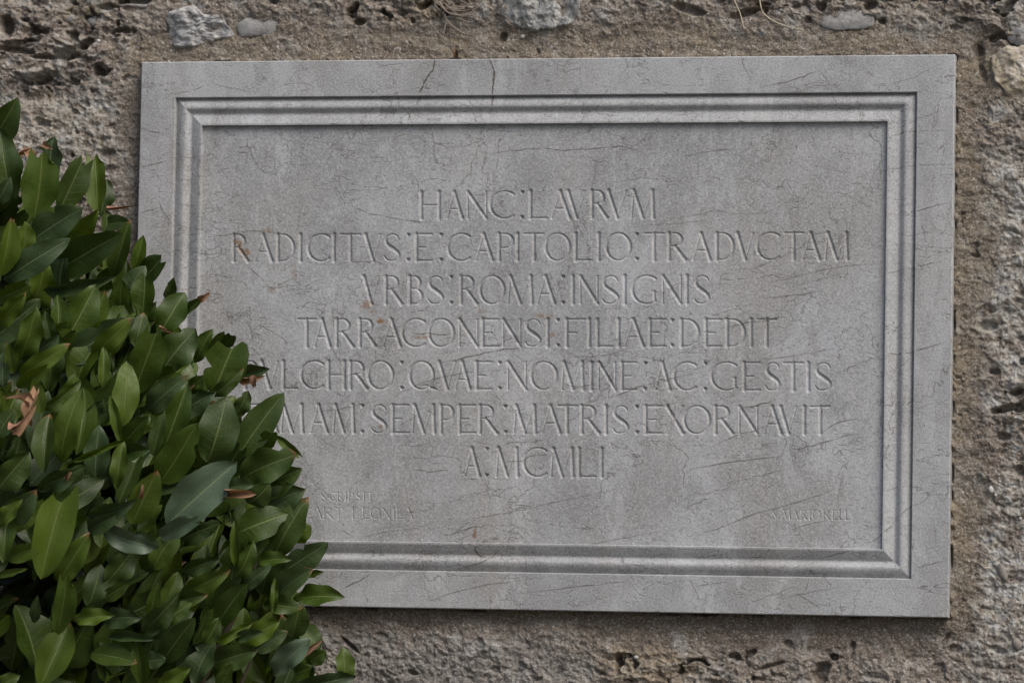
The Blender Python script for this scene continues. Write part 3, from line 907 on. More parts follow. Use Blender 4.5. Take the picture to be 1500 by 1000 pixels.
# ---- natural veins and hairline cracks traced over the stone
VEINS = [
    [(1290, 128), (1333, 117), (1363, 102), (1388, 93)], [(1305, 192), (1330, 182), (1353, 172), (1395, 158)], [(1308, 200), (1333, 193), (1393, 192)],
    [(930, 326), (960, 324), (1000, 318), (1028, 313), (1047, 308), (1073, 313), (1113, 313), (1133, 307), (1160, 292), (1187, 283), (1217, 267)],
    [(1200, 282), (1233, 283), (1263, 297), (1290, 308)], [(1240, 272), (1257, 268), (1270, 277)], [(1000, 230), (1033, 223), (1087, 218)], [(1117, 128), (1167, 117), (1207, 100)],
    [(1088, 83), (1090, 97), (1108, 127)], [(1298, 315), (1353, 307), (1395, 295)], [(1373, 223), (1383, 213)], [(550, 87), (562, 97), (600, 93)],
    [(647, 217), (687, 212), (727, 197)], [(673, 230), (733, 223), (787, 217), (833, 220), (900, 215), (927, 218), (947, 227)], [(893, 267), (940, 262)],
    [(500, 293), (533, 310), (593, 322), (650, 327)], [(507, 278), (550, 278)], [(633, 187), (638, 233)], [(350, 380), (367, 393), (387, 412), (400, 423), (417, 413), (440, 408)],
    [(300, 405), (320, 401), (333, 401)], [(307, 441), (330, 433)], [(333, 462), (347, 465), (367, 450)], [(360, 477), (387, 480), (417, 497), (420, 503), (450, 493)],
    [(300, 348), (340, 343), (367, 338), (417, 343)], [(484, 386), (540, 383), (567, 388)], [(590, 457), (620, 453), (634, 443)], [(484, 507), (500, 533), (507, 550)],
    [(634, 533), (684, 523), (731, 513), (794, 507)], [(600, 488), (667, 490)], [(738, 653), (750, 647), (777, 647), (805, 644)], [(686, 647), (698, 646), (715, 651), (727, 652)],
    [(742, 672), (747, 676), (763, 674), (780, 667), (793, 667), (807, 667)], [(885, 693), (905, 693)], [(1114, 416), (1167, 405), (1217, 393), (1294, 383)], [(1120, 437), (1154, 433), (1194, 428)],
    [(1087, 396), (1117, 388), (1167, 366), (1200, 342), (1261, 338)], [(833, 523), (883, 520), (934, 507)], [(1090, 527), (1151, 523), (1194, 515), (1231, 508)],
    [(870, 587), (900, 580), (934, 567), (960, 560), (1000, 550), (1054, 540)], [(994, 515), (1034, 517)], [(1033, 660), (1060, 645), (1087, 635), (1110, 628), (1145, 612), (1200, 590)],
    [(1200, 635), (1230, 618), (1265, 613)], [(1150, 661), (1200, 650), (1260, 631)], [(1000, 690), (1067, 677), (1160, 667)], [(1000, 722), (1033, 722), (1067, 713), (1087, 703), (1160, 685), (1207, 672)],
    [(1000, 745), (1043, 727)], [(1000, 789), (1050, 774), (1100, 754), (1160, 737), (1213, 720), (1267, 694)], [(1157, 777), (1187, 767), (1213, 762)],
    [(1263, 795), (1287, 787), (1327, 747), (1353, 734), (1367, 717)], [(1203, 817), (1247, 805)], [(1337, 832), (1388, 820)], [(1093, 885), (1133, 870), (1167, 857)], [(1143, 877), (1233, 859)],
    [(1167, 867), (1207, 893)], [(1017, 859), (1073, 850)], [(1010, 847), (1030, 882)], [(1333, 710), (1290, 720)], [(660, 767), (717, 755), (797, 739), (930, 710)],
    [(630, 880), (677, 864), (730, 854), (817, 844)], [(500, 864), (547, 840)], [(670, 834), (713, 820), (737, 800)], [(557, 799), (563, 814), (580, 824)],
    [(600, 687), (633, 690), (660, 687)], [(647, 785), (687, 774), (720, 767)], [(490, 770), (517, 785)], [(306, 123), (340, 130), (372, 136)], [(250, 137), (280, 135), (304, 124)],
    [(410, 126), (440, 123), (460, 126)], [(206, 190), (220, 192), (254, 198)], [(328, 193), (348, 198)], [(348, 215), (364, 216)], [(347, 223), (366, 223)], [(360, 198), (366, 220), (380, 246), (400, 258)],
    [(418, 208), (430, 232)], [(256, 231), (294, 231)], [(257, 265), (294, 263)], [(260, 301), (289, 302)], [(203, 247), (250, 236)], [(221, 261), (242, 257)], [(203, 314), (239, 304)], [(234, 296), (252, 327)],
    [(290, 371), (316, 372)], [(303, 407), (332, 401)], [(308, 441), (321, 442), (347, 436)], [(330, 459), (338, 464), (352, 457), (356, 448)], [(455, 602), (500, 598), (560, 585)],
    [(940, 330), (980, 328), (1043, 322)], [(560, 590), (620, 560), (690, 545), (770, 540)], [(820, 560), (845, 566), (880, 560)], [(1060, 480), (1110, 470), (1160, 462)], [(1200, 560), (1240, 540), (1290, 520)],
    [(1080, 600), (1140, 585)], [(700, 460), (725, 467), (800, 470)], [(520, 790), (560, 780), (620, 772)], [(850, 800), (900, 790), (980, 775)], [(760, 870), (850, 858), (930, 850)],
    [(1298, 250), (1330, 245), (1392, 240)], [(1296, 400), (1340, 392), (1392, 380)], [(1292, 520), (1335, 516), (1390, 500)], [(1290, 610), (1330, 602), (1390, 585)],
]
THICK = [([(638, 84), (637, 100), (623, 123), (610, 155)], 1.3), ([(717, 80), (725, 107), (723, 133), (720, 167)], 1.3), ([(697, 799), (700, 810), (713, 817)], 1.2), ([(600, 163), (599, 180)], .8),
         ([(1090, 86), (1091, 90)], 1.0)]
vv, vf, vs_ = [], [], []


def ribbon(poly, wd, stren):
    pts = catmull([(float(a), float(b)) for a, b in poly], 7)
    P = []
    for i, (px, py) in enumerate(pts):
        px += 1.3 * float(pnoise(np.array(px * .11), np.array(py * .13), 5)); py += 1.8 * float(pnoise(np.array(px * .09), np.array(py * .17), 6))
        x, z = pl(px, py)
        P.append((x, z))
    o = len(vv); n = len(P)
    for i, (x, z) in enumerate(P):
        a = P[max(i - 1, 0)]; b = P[min(i + 1, n - 1)]
        tx, tz = b[0] - a[0], b[1] - a[1]
        l = math.hypot(tx, tz) + 1e-9
        nx, nz = -tz / l, tx / l
        t = i / (n - 1)
        hw = wd * 0.5 * (0.55 + 0.75 * rnd.random()) * min(1, 4 * t + .25, 4 * (1 - t) + .25)
        for s in (-1, 1):
            xx, zz = x + nx * hw * s, z + nz * hw * s
            xx = max(min(xx, PW - .0012), -PW + .0012); zz = max(min(zz, PH - .0012), -PH + .0012)
            ii = min(max(np.searchsorted(AX, xx), 0), len(AX) - 1); jj = min(max(np.searchsorted(AZ, zz), 0), len(AZ) - 1)
            dd_ = plaque_depth(xx, zz)
            vv.append((xx, dd_ - 0.0004, zz))
            vs_.append(stren * min(1, 3 * t + .15, 3 * (1 - t) + .15) * rnd.uniform(.75, 1.1))
    for i in range(n - 1):
        q = o + 2 * i
        vf.append((q, q + 2, q + 3, q + 1))


for v_ in VEINS:
    ribbon(v_, rnd.uniform(0.0010, 0.0017), rnd.uniform(.38, .75))
for v_, k_ in THICK:
    ribbon(v_, 0.0021 * k_, 1.0)
vm = mesh_np('vein', vv, vf, M_VEIN)
a = vm.attributes.new('strength', 'FLOAT', 'POINT')
a.data.foreach_set('value', np.array(vs_, np.float32))
tag(link('vein', vm, plaque), kind='stuff')

# ------------------------------------------------------------------ tubes: roots, stalks, twigs
def tube(pts, rads, mat, name, parent=None, sides=6):
    pts = [Vector(p) for p in pts]
    vs, fs = [], []
    for i, p in enumerate(pts):
        d = (pts[min(i + 1, len(pts) - 1)] - pts[max(i - 1, 0)]).normalized()
        a = d.orthogonal().normalized() if abs(d.y) > .9 else d.cross(Vector((0, 1, 0))).normalized()
        b = d.cross(a)
        for j in range(sides):
            t = 2 * math.pi * j / sides
            vs.append(p + (a * math.cos(t) + b * math.sin(t)) * rads[i])
    for i in range(len(pts) - 1):
        for j in range(sides):
            fs.append((i * sides + j, i * sides + (j + 1) % sides, (i + 1) * sides + (j + 1) % sides, (i + 1) * sides + j))
    return link(name, mesh_np(name, [tuple(v) for v in vs], fs, mat, True), parent)


M_ROOT = plain_mat('root_fibre', (0.10, 0.075, 0.06), (0.34, 0.28, 0.23), 60)
M_STRAW = plain_mat('straw', (0.42, 0.36, 0.26), (0.52, 0.46, 0.34))


def wallpts(poly, off):
    r = []
    for (px, py) in catmull([(float(a), float(b)) for a, b in poly], 5):
        p = at(px, py, 0.022)
        y = wall_y(p.x, p.z - CZ)
        r.append([p.x, y, p.z])
    ys = [q[1] for q in r]
    for i in range(len(r)):
        r[i][1] = min(ys[max(0, i - 3):i + 4]) - off
    return [tuple(q) for q in r]


roots = thing('root_tuft', 'tuft of thin dry roots hanging over the top edge of the tablet', 'roots', tuple(at(660, 25, 0.01)))
rl = Vector(roots.location)
RT = [([(652, 22), (656, 32), (668, 42), (680, 50), (695, 52)], .0010), ([(668, 24), (676, 30), (674, 38)], .0007), ([(690, 20), (702, 28), (716, 38)], .0008), ([(695, 45), (694, 56), (699, 66)], .0006),
      ([(655, 30), (652, 46), (648, 60)], .0008), ([(645, 4), (655, 14), (672, 18), (690, 16)], .0008), ([(660, 0), (668, 10), (684, 12), (700, 6)], .0006), ([(650, 12), (662, 22), (684, 24), (700, 14), (712, 8)], .0009),
      ([(676, 2), (690, 8), (706, 4), (714, -4)], .0006), ([(655, 8), (668, 18), (680, 8), (700, 12)], .0006), ([(648, 18), (640, 8), (652, -4)], .0007), ([(664, 24), (690, 34), (700, 28)], .0006)]
for p_, r_ in RT:
    q = wallpts(p_, 0.005)
    q = [tuple(Vector(t) - rl) for t in q]
    tube(q, [r_ * 1.45 * (1 - .5 * i / len(q)) for i in range(len(q))], M_ROOT, 'root', roots, 5)


def stalk(poly, r_, lbl, mat=None):
    q = wallpts(poly, 0.004)
    p0 = Vector(q[0])
    o = tube([tuple(Vector(t) - p0) for t in q], [r_ * (1 - .4 * i / len(q)) for i in range(len(q))], mat or M_STRAW, 'grass_stalk', None, 6)
    o.location = p0
    tag(o, lbl, 'straw', 'dry grass stalks over the tablet')
    return o


stalk([(1113, -14), (1115, 8), (1119, 20), (1132, 31), (1148, 38), (1162, 42), (1178, 45)], .0010, 'long pale straw curving right over the tablet top')
stalk([(1072, -12), (1077, 2), (1084, 18), (1088, 32), (1091, 44)], .0009, 'short pale straw hanging straight down above the tablet')
stalk([(1352, -10), (1346, 6), (1336, 16)], .0008, 'tiny pale straw high on the wall at right')


# ------------------------------------------------------------------ laurel leaves
def leaf_mesh(name, mat, seed, cut=0, curl=0.10, fold=0.16, wave=0.03, nu=14, nv=6, roll=0.0, shape=0.0):
    """unit leaf: along +Y from 0 to 1, half width 0.5 on X, face towards +Z"""
    r = random.Random(seed)
    ph = r.uniform(0, 6); amp = wave * r.uniform(.7, 1.3); bias = r.uniform(-.05, .05)
    bite = (r.uniform(.35, .85), r.choice((-1, 1))) if r.random() < .45 else None
    vs, uvs = [], []
    vmax = 1.0 if cut == 0 else (0.84 if cut == 1 else 0.72)
    side = r.uniform(-.06, .06)
    for i in range(nu + 1):
        t = i / nu
        v = t * vmax
        wv = math.sin(math.pi * min(1, v) ** (0.92 + shape)) ** 0.66 if 0 < v < 1 else 0.0
        wv = max(wv, 0.012 if v < 0.5 else 0.004)
        if v < 0.05: wv = 0.03
        for j in range(nv + 1):
            u = j / nv * 2 - 1
            x = u * wv * 0.5
            y = v
            if cut and i >= nu - 1:
                y += (0.07 * math.sin(u * 5 + ph) + 0.04 * r.uniform(-1, 1) + (0.06 if cut == 2 else 0) * u) * (1 if i == nu else .4)
            if bite and abs(v - bite[0]) < 0.07 and u * bite[1] > 0.3: x *= 1 - 0.45 * (1 - abs(v - bite[0]) / 0.07) * abs(u)
            e = 1 + amp * math.sin(v * 17 + ph + (2 if u > 0 else 0)) * abs(u)
            x *= e
            z = -curl * (v - 0.3) ** 2 * 1.6 + fold * abs(x) * 1.3 + amp * 0.8 * math.sin(v * 13 + ph * 2 + (1.7 if u > 0 else 0)) * abs(u) ** 1.5
            if roll:
                a_ = x * roll * 2
                z += (1 - math.cos(a_)) / max(roll * 2, .01); x = math.sin(a_) / (roll * 2)
            x += side * math.sin(math.pi * v)
            vs.append((x, y, z)); uvs.append((j / nv, v))
    fs = [(i * (nv + 1) + j, i * (nv + 1) + j + 1, (i + 1) * (nv + 1) + j + 1, (i + 1) * (nv + 1) + j) for i in range(nu) for j in range(nv)]
    me = mesh_np(name, vs, fs, mat, True)
    uvl = me.uv_layers.new(name='UVMap')
    li = np.zeros(len(me.loops), np.int32); me.loops.foreach_get('vertex_index', li)
    uvl.data.foreach_set('uv', np.array(uvs, np.float32)[li].ravel())
    return me


VAR = {}
for key, mt in LM.items():
    VAR[key] = [leaf_mesh('leaf', mt, 10 + i + ord(key), curl=.06 + .07 * i, fold=(.10, .22, .3, .16, .05)[i % 5], wave=(.025, .055, .03, .075, .04)[i % 5], shape=(-.1, .0, .1, .2, .05)[i % 5]) for i in range(5)]
    VAR[key + 'c'] = [leaf_mesh('leaf', mt, 50 + i + ord(key), cut=1 + i % 2, curl=.08) for i in range(3)]
DRY = [leaf_mesh('leaf', M_DRY, 90 + i, cut=i % 2, curl=.5 + .3 * i, fold=.3, wave=.06, roll=(2.2, 0, 1.2)[i]) for i in range(3)]

shrub = thing('laurel_shrub', 'dense dark green bay laurel shrub in front of the wall, lower left', 'shrub', (-0.75, -0.42, 0.0))
sl_ = Vector(shrub.location)

# leaves one can tell apart: base px, tip px, width px, colour, cut, how far it stands out from its neighbours (mm)
LV = [(-15, 215, 24, 150, 46, 'D', 0, 0), (18, 300, 2, 190, 46, 'D', 0, 10), (78, 275, 73, 202, 36, 'B', 0, -10), (50, 320, 60, 232, 55, 'Y', 1, 20), (85, 312, 120, 238, 40, 'D', 1, 5),
      (143, 312, 138, 234, 33, 'Y', 1, 12), (148, 318, 160, 262, 26, 'D', 0, -5), (157, 348, 158, 308, 22, 'D', 0, 0), (46, 352, 120, 305, 48, 'B', 0, 35), (86, 370, 143, 310, 30, 'Y', 0, 22),
      (2, 412, 90, 355, 42, 'B', 0, 45), (0, 405, 20, 322, 30, 'Y', 0, 55), (34, 372, 38, 325, 27, 'Y', 0, 25), (82, 398, 177, 343, 50, 'D', 0, 35), (62, 426, 168, 408, 20, 'B', 0, 20), (165, 408, 188, 326, 28, 'D', 0, 20),
      (196, 398, 210, 346, 20, 'Y', 0, 5), (203, 418, 234, 380, 32, 'D', 1, 0), (180, 445, 205, 392, 34, 'B', 0, 5), (208, 468, 211, 408, 34, 'M', 1, 20), (232, 492, 268, 428, 42, 'M', 0, 20),
      (246, 442, 254, 408, 18, 'D', 0, -5), (262, 465, 303, 431, 14, 'D', 0, 0), (234, 547, 285, 484, 50, 'D', 0, 30), (285, 532, 306, 485, 25, 'M', 0, 5), (312, 512, 328, 486, 18, 'M', 0, -5),
      (328, 508, 342, 488, 18, 'D', 1, -5), (312, 578, 346, 500, 60, 'M', 1, 30), (308, 582, 355, 545, 22, 'D', 0, 35), (350, 548, 391, 541, 22, 'B', 0, 10), (196, 577, 228, 492, 50, 'M', 1, 35),
      (180, 624, 192, 530, 38, 'Y', 0, 55), (198, 508, 208, 458, 30, 'D', 0, 32), (212, 603, 265, 557, 36, 'B', 0, 40), (224, 558, 262, 544, 24, 'M', 1, 38), (275, 567, 294, 554, 18, 'M', 1, 42),
      (95, 502, 142, 417, 46, 'M', 0, 45), (124, 488, 155, 428, 30, 'M', 0, 35), (84, 502, 86, 432, 30, 'M', 0, 40), (76, 502, 66, 456, 22, 'D', 0, 48), (92, 528, 198, 467, 46, 'B', 0, 38), (134, 522, 186, 476, 30, 'Y', 0, 50),
      (150, 568, 153, 507, 18, 'M', 0, 52), (-6, 440, 40, 420, 32, 'M', 1, 58), (-12, 498, 60, 440, 42, 'B', 0, 55), (-12, 478, 34, 438, 28, 'Y', 0, 62), (27, 532, 55, 458, 36, 'Y', 0, 65), (33, 532, 86, 495, 30, 'B', 0, 55),
      (26, 552, 94, 512, 28, 'Y', 0, 72), (20, 547, 11, 502, 18, 'M', 0, 60), (5, 568, 4, 514, 22, 'B', 0, 62), (24, 566, 66, 538, 20, 'Y', 1, 60), (60, 606, 50, 552, 22, 'M', 0, 62), (60, 602, 120, 563, 22, 'M', 0, 60),
      (100, 582, 113, 552, 24, 'Y', 0, 52), (112, 666, 126, 565, 34, 'M', 0, 58), (88, 680, 109, 576, 37, 'Y', 0, 72), (140, 702, 146, 624, 38, 'B', 0, 52), (94, 681, 184, 644, 9, 'Y', 0, 80), (176, 648, 161, 578, 15, 'Y', 0, 62),
      (64, 692, 70, 604, 32, 'D', 0, 52), (-4, 718, 44, 664, 42, 'D', 0, 62), (179, 652, 216, 611, 28, 'M', 0, 48), (179, 668, 215, 658, 24, 'D', 0, 42), (170, 717, 178, 648, 24, 'M', 0, 56), (8, 764, 50, 724, 40, 'B', 0, 66),
      (-4, 772, 26, 732, 24, 'Y', 0, 76), (60, 848, 98, 716, 56, 'Y', 1, 84), (54, 717, 119, 690, 28, 'D', 0, 62), (74, 748, 150, 702, 36, 'D', 0, 58), (128, 757, 196, 737, 24, 'B', 0, 62), (194, 768, 231, 690, 44, 'M', 0, 56),
      (234, 707, 288, 621, 50, 'Y', 0, 62), (304, 678, 330, 585, 60, 'D', 0, 50), (348, 668, 416, 575, 46, 'D', 0, 38), (244, 768, 346, 676, 62, 'P', 0, 80), (238, 662, 276, 562, 38, 'M', 0, 52), (224, 668, 240, 604, 22, 'D', 0, 45),
      (195, 636, 218, 611, 21, 'M', 0, 58), (346, 612, 364, 576, 24, 'D', 0, 28), (350, 702, 426, 667, 50, 'D', 0, 38), (372, 718, 436, 690, 46, 'D', 0, 32), (378, 748, 440, 720, 46, 'B', 0, 42), (398, 818, 439, 732, 44, 'D', 0, 46),
      (342, 782, 417, 751, 48, 'M', 0, 56), (430, 792, 452, 772, 28, 'Y', 0, 0), (324, 717, 369, 709, 22, 'B', 0, 62), (362, 738, 393, 714, 34, 'D', 0, 50), (384, 658, 401, 631, 25, 'M', 1, 22), (404, 638, 438, 666, 13, 'M', 1, 18),
      (234, 787, 283, 762, 27, 'P', 1, 70), (347, 834, 343, 760, 13, 'M', 0, 70), (224, 834, 256, 778, 37, 'Y', 0, 76), (193, 788, 233, 797, 28, 'B', 0, 74), (413, 838, 481, 796, 37, 'B', 0, 30), (403, 873, 452, 834, 36, 'B', 0, 38),
      (428, 876, 495, 868, 30, 'M', 0, 26), (448, 843, 469, 837, 11, 'M', 0, 12), (384, 886, 437, 888, 27, 'D', 0, 44), (318, 914, 360, 855, 36, 'M', 0, 72), (264, 868, 328, 842, 30, 'M', 0, 72), (268, 838, 321, 819, 26, 'D', 0, 60),
      (374, 822, 419, 815, 21, 'M', 0, 58), (344, 848, 373, 799, 26, 'M', 0, 62), (354, 863, 390, 832, 22, 'B', 0, 66), (400, 903, 403, 844, 11, 'Y', 0, 60), (233, 913, 279, 884, 26, 'M', 0, 76), (354, 938, 408, 909, 33, 'Y', 0, 72),
      (308, 944, 369, 914, 15, 'Y', 0, 80), (344, 937, 383, 925, 17, 'B', 0, 84), (308, 974, 374, 953, 40, 'D', 0, 84), (374, 953, 421, 924, 26, 'B', 0, 62), (398, 988, 446, 941, 36, 'P', 0, 66), (434, 914, 471, 945, 28, 'M', 0, 40),
      (505, 1000, 505, 949, 27, 'M', 0, 20), (428, 1008, 520, 995, 32, 'B', 0, 40), (300, 943, 321, 906, 25, 'M', 0, 76), (238, 968, 284, 906, 38, 'D', 0, 80), (284, 1004, 308, 940, 36, 'B', 0, 90), (233, 1004, 277, 978, 26, 'Y', 0, 92),
      (320, 1014, 340, 972, 22, 'M', 0, 88), (428, 934, 441, 884, 32, 'D', 0, 46), (453, 968, 477, 954, 24, 'M', 0, 36), (84, 928, 96, 852, 33, 'Y', 1, 100), (58, 1004, 101, 908, 50, 'M', 0, 92), (129, 888, 148, 829, 36, 'D', 0, 76),
      (149, 878, 189, 854, 21, 'M', 0, 78), (104, 907, 160, 899, 25, 'Y', 0, 82), (84, 853, 129, 783, 37, 'M', 0, 72), (234, 802, 146, 778, 32, 'P', 0, 84), (153, 858, 202, 803, 36, 'D', 0, 66), (-8, 843, 39, 833, 11, 'Y', 0, 90),
      (8, 818, 52, 804, 26, 'Y', 1, 82), (4, 824, 10, 742, 32, 'M', 0, 74), (128, 778, 173, 754, 26, 'B', 0, 70), (148, 908, 199, 904, 32, 'B', 0, 72), (158, 931, 222, 935, 16, 'B', 0, 82), (133, 956, 199, 968, 32, 'D', 0, 76),
      (210, 1004, 197, 933, 26, 'M', 0, 90), (213, 968, 242, 965, 26, 'B', 0, 84), (208, 928, 260, 878, 32, 'D', 0, 74), (219, 908, 231, 853, 20, 'M', 0, 68), (-8, 1008, 25, 989, 24, 'M', 0, 96), (50, 913, 52, 878, 16, 'D', 0, 60),
      (150, 330, 190, 325, 22, 'D', 0, 10), (300, 640, 320, 620, 20, 'D', 0, 40), (130, 612, 150, 590, 20, 'B', 0, 42), (255, 880, 300, 872, 24, 'D', 0, 66), (-5, 640, 20, 600, 30, 'D', 0, 58), (-5, 300, 15, 262, 24, 'B', 0, 22)]


def shrub_front(px, py):
    """how far in front of the plaque the shrub's outer leaves stand (metres)"""
    # silhouette edge runs from (20,200) to (480,900)
    ex = np.interp(py, [150, 250, 350, 450, 550, 700, 800, 900, 1000], [20, 110, 195, 260, 350, 430, 450, 470, 500])
    inside = max(ex - px, 0) / 1000.0
    low = min(max((py - 720) / 420.0, 0), 1)
    return (0.10 + 0.62 * inside ** 0.75) * (1 - 0.50 * low * low * (3 - 2 * low)) + 0.015 * math.sin(px * 0.045) * math.sin(py * 0.05 + px * 0.02)


leaves_made = []


def place_leaf(base, tip, width, key, cut, roll_, mesh=None, jitter=None):
    """object matrix for a leaf from its base to its tip facing the open side"""
    b, t = Vector(base), Vector(tip)
    yv = (t - b); L = yv.length; yv.normalize()
    toward = (cam.location - b).normalized()
    zv = toward - yv * toward.dot(yv); zv.normalize()
    zv = Matrix.Rotation(roll_, 3, yv) @ zv
    xv = yv.cross(zv)
    me = mesh or rnd.choice(VAR[key + ('c' if cut else '')])
    sx = width / max(math.cos(roll_), .5)
    Lm = L / (0.80 if cut else 1.0)
    Mx = Matrix(((xv.x * sx, yv.x * Lm, zv.x * Lm, b.x - sl_.x), (xv.y * sx, yv.y * Lm, zv.y * Lm, b.y - sl_.y), (xv.z * sx, yv.z * Lm, zv.z * Lm, b.z - sl_.z), (0, 0, 0, 1)))
    return me, Mx


def add_leaf(me, Mx, lbl=None):
    o = link('leaf', me, shrub)
    o.matrix_local = Mx
    if lbl: o['label'] = lbl
    return o


bases = []
for (bx, by, tx, ty, wd, key, cut, outm) in LV:
    fr = shrub_front((bx + tx) / 2, (by + ty) / 2)
    yb_ = -(fr + outm * 0.0011)
    L = math.hypot(tx - bx, ty - by) / 1000
    tilt = rnd.uniform(-0.35, 0.25)
    b = at(bx, by, yb_ + 0.008); t = at(tx, ty, yb_ - 0.004 + tilt * L)
    ppm = 1000 * (5.95 + yb_ * .97) / 6.17 * 1.0
    width = wd / 1000 * (6.05 + yb_) / 6.05
    roll_ = rnd.uniform(-.15, .15) if wd >= 46 else rnd.uniform(-.45, .45) if wd > 18 else rnd.uniform(-.2, .2)
    me_, Mx = place_leaf(b, t, width * 1.04, key, cut, roll_)
    add_leaf(me_, Mx)
    bases.append((b, t))

# small filler leaves between and behind them
SIL = [(-420, 260), (0, 262), (40, 285), (90, 312), (140, 340), (180, 385), (205, 430), (238, 470), (285, 525), (325, 575), (350, 615), (380, 670), (404, 730), (408, 790), (408, 850), (415, 900), (432, 950), (455, 1000), (470, 1080), (480, 1300), (-420, 1300)]


def inside(px, py):
    c = False; n = len(SIL)
    for i in range(n):
        x0, y0 = SIL[i]; x1, y1 = SIL[(i + 1) % n]
        if (y0 > py) != (y1 > py) and px < (x1 - x0) * (py - y0) / (y1 - y0) + x0:
            c = not c
    return c


def filler(layer, in_view=True):
    while True:
        if in_view:
            px, py = rnd.uniform(-20, 470), rnd.uniform(240, 1010)
        else:
            px, py = rnd.uniform(-420, 480), rnd.uniform(240, 1300)
            if px > -30 and py < 1010 and layer < 1: continue
        if not inside(px, py): continue
        if layer < 3 and ((px - 28) / 52) ** 2 + ((py - 905) / 58) ** 2 < 1: continue
        ang = math.radians(rnd.gauss(66, 24))
        L = rnd.choice((rnd.uniform(50, 78), rnd.uniform(66, 102)))
        tx, ty = px + math.cos(ang) * L, py - math.sin(ang) * L
        if not inside(tx - 6, ty + 12): continue
        break
    fr = shrub_front((px + tx) / 2, (py + ty) / 2)
    dep = fr - (0.004, 0.036, 0.09, 0.15)[layer] - rnd.uniform(0, .035) - (0.01 if layer else 0)
    dep = max(dep, 0.035)
    b = at(px, py, -dep); t = at(tx, ty, -dep - rnd.uniform(-.035, .04))
    key = rnd.choices(['D', 'M', 'Y', 'B'], [.42, .30, .10, .18])[0]
    w_ = L * rnd.uniform(.34, .56) / 1000
    me_, Mx = place_leaf(b, t, w_, key, rnd.random() < .12, rnd.uniform(-1.0, 1.0))
    bases.append((b, t))
    return me_, Mx, key


nparts = 290 - len(LV)
for i in range(nparts):
    me_, Mx, key = filler(0 if i % 3 == 0 else 1)
    add_leaf(me_, Mx)
# the rest of the foliage, deeper in and beyond the frame, as one mass
cache = {}
SV, SF, SU, SM = [], [], [], []
mats = ['D', 'M', 'Y', 'B']
off = 0
fill = [(1, True)] * 90 + [(2, True)] * 270 + [(3, True)] * 360 + [(0, False)] * 330 + [(1, False)] * 330 + [(2, False)] * 300
for ly, iv in fill:
    me_, Mx, key = filler(ly, iv)
    if me_.name not in cache:
        v = np.zeros(len(me_.vertices) * 3, np.float32); me_.vertices.foreach_get('co', v)
        f = np.zeros(len(me_.loops), np.int32); me_.loops.foreach_get('vertex_index', f)
        u = np.zeros(len(me_.loops) * 2, np.float32); me_.uv_layers[0].data.foreach_get('uv', u)
        cache[me_.name] = (v.reshape(-1, 3), f.reshape(-1, 4), u)
    v, f, u = cache[me_.name]
    Mn = np.array(Mx)
    SV.append(v @ Mn[:3, :3].T + Mn[:3, 3]); SF.append(f + off); SU.append(u); SM += [mats.index(key)] * len(f)
    off += len(v)
fm = mesh_np('foliage', np.concatenate(SV), np.concatenate(SF), None, True)
for m_ in mats: fm.materials.append(LM[m_])
fm.polygons.foreach_set('material_index', np.array(SM, np.int32))
uvl = fm.uv_layers.new(name='UVMap')
uvl.data.foreach_set('uv', np.concatenate(SU))
tag(link('foliage', fm, shrub), kind='stuff')


# dried leaves: base, tip, width, mesh, stand-off
def dry(bx, by, tx, ty, wd, mi, outm, lbl, roll_=0.3):
    fr = shrub_front((bx + tx) / 2, (by + ty) / 2)
    y = -(fr + outm * .001)
    me_, Mx = place_leaf(at(bx, by, y), at(tx, ty, y - 0.01), wd / 1000, 'D', 0, roll_, DRY[mi])
    add_leaf(me_, Mx, lbl)


dry(12, 622, 44, 618, 14, 2, 85, 'dry brown curled leaf', .8)
dry(44, 625, 46, 562, 15, 1, 88, 'dry brown curled leaf', -.5)
dry(46, 600, 22, 572, 13, 2, 84, 'dry brown curled leaf', .6)
dry(50, 238, 36, 212, 14, 1, 30, 'dry brown curled leaf', .4)
dry(22, 224, 40, 222, 16, 0, 26, 'dry brown curled leaf', .4)
dry(157, 302, 187, 304, 8, 0, 18, 'dry brown curled leaf', .2)
dry(328, 722, 367, 723, 26, 0, 92, 'dry brown rolled leaf', .0)
dry(352, 552, 374, 558, 12, 2, 22, 'dry brown crumpled leaf', .5)
dry(372, 548, 370, 566, 10, 1, 26, 'dry brown crumpled leaf', .2)
dry(290, 440, 307, 432, 9, 1, 12, 'dry brown crumpled leaf', .2)
dry(236, 478, 248, 486, 7, 0, 40, 'dry brown crumpled leaf', .2)
dry(204, 730, 210, 712, 7, 2, 72, 'dry brown crumpled leaf', .2)
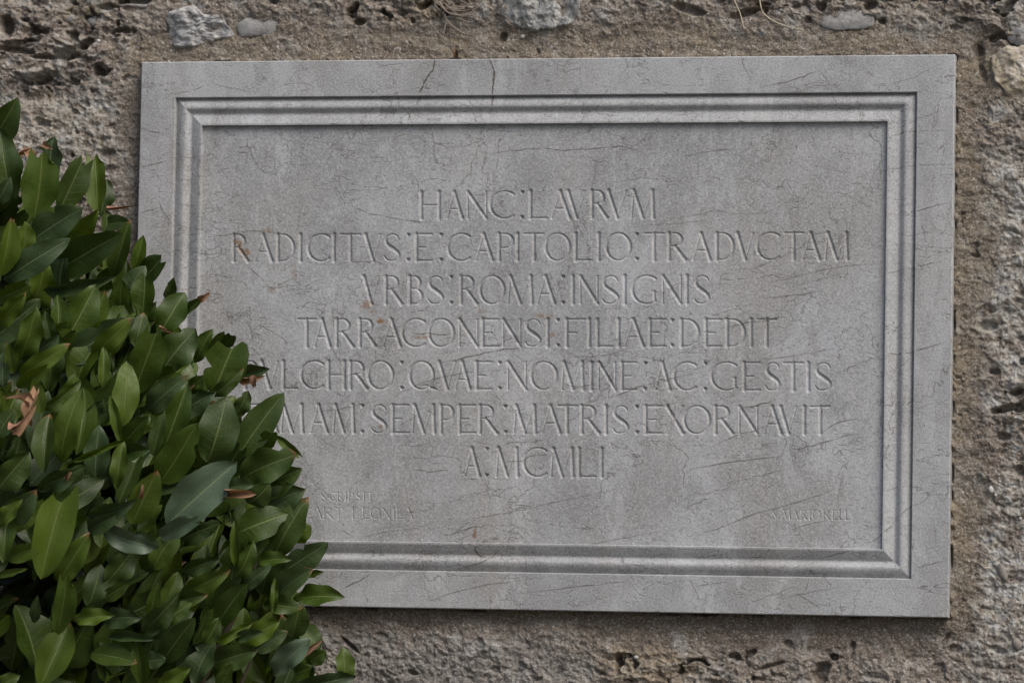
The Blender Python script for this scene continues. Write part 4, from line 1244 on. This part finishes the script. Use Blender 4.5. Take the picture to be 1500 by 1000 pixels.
dry(275, 570, 282, 566, 6, 0, 60, 'dry brown crumpled leaf', .2)
dry(440, 952, 462, 948, 12, 2, 62, 'dry brown crumpled leaf', .4)
dry(62, 208, 72, 218, 8, 1, 20, 'dry brown crumpled leaf', .4)
dry(95, 700, 103, 694, 6, 2, 80, 'dry brown crumpled leaf', .4)
# a small withered leaf caught on the tablet's top edge
wl = bpy.data.objects.new('withered_leaf', leaf_mesh('withered_leaf', plain_mat('withered', (0.10, 0.06, 0.035), (0.18, 0.11, 0.06)), 77, curl=.5, wave=.1, roll=1.0))
COL.objects.link(wl)
p0 = at(666, 70, 0.006)
wl.matrix_world = Matrix.Translation(p0) @ Euler((math.radians(82), math.radians(172), 0)).to_matrix().to_4x4() @ Matrix.Diagonal((0.010, 0.018, 0.018, 1))
tag(wl, 'tiny withered brown leaf lying on the top edge of the tablet', 'leaf')

# twigs: from the leaf bases down into the middle of the shrub
cl = []
for i in range(64):
    b, t = bases[(i * 37) % len(bases)]
    cl.append(b)
for b in cl:
    d = Vector((-0.12 + rnd.uniform(-.05, .05), 0.06, -0.30))
    pts = []
    for kx in range(7):
        t = kx / 6
        p = b + d * t + Vector((-0.05 * t * t, 0.04 * t * t, 0)) + Vector((rnd.uniform(-.004, .004), rnd.uniform(-.004, .004), 0))
        p.y = min(p.y, -0.05)
        pts.append(tuple(p - sl_))
    tube(pts, [0.0013 + 0.0014 * kx for kx in range(7)], M_BARK, 'twig', shrub, 6)
# main stems down to the ground
for i in range(9):
    x0 = -1.05 + i * 0.06
    y0 = -0.10 - 0.05 * rnd.random()
    pts = [Vector((x0 + rnd.uniform(-.05, .05), y0, 1.12)), Vector((x0, y0, 0.9)), Vector((-0.75 + (x0 + .75) * .5, -0.40, 0.45)), Vector((-0.75 + (x0 + .75) * .25, -0.42, 0.0))]
    pp = [tuple(Vector(q) - sl_) for q in catmull([tuple(p) for p in pts], 5)]
    tube(pp, [0.006 + 0.0007 * k_ for k_ in range(len(pp))], M_BARK, 'stem', shrub, 8)
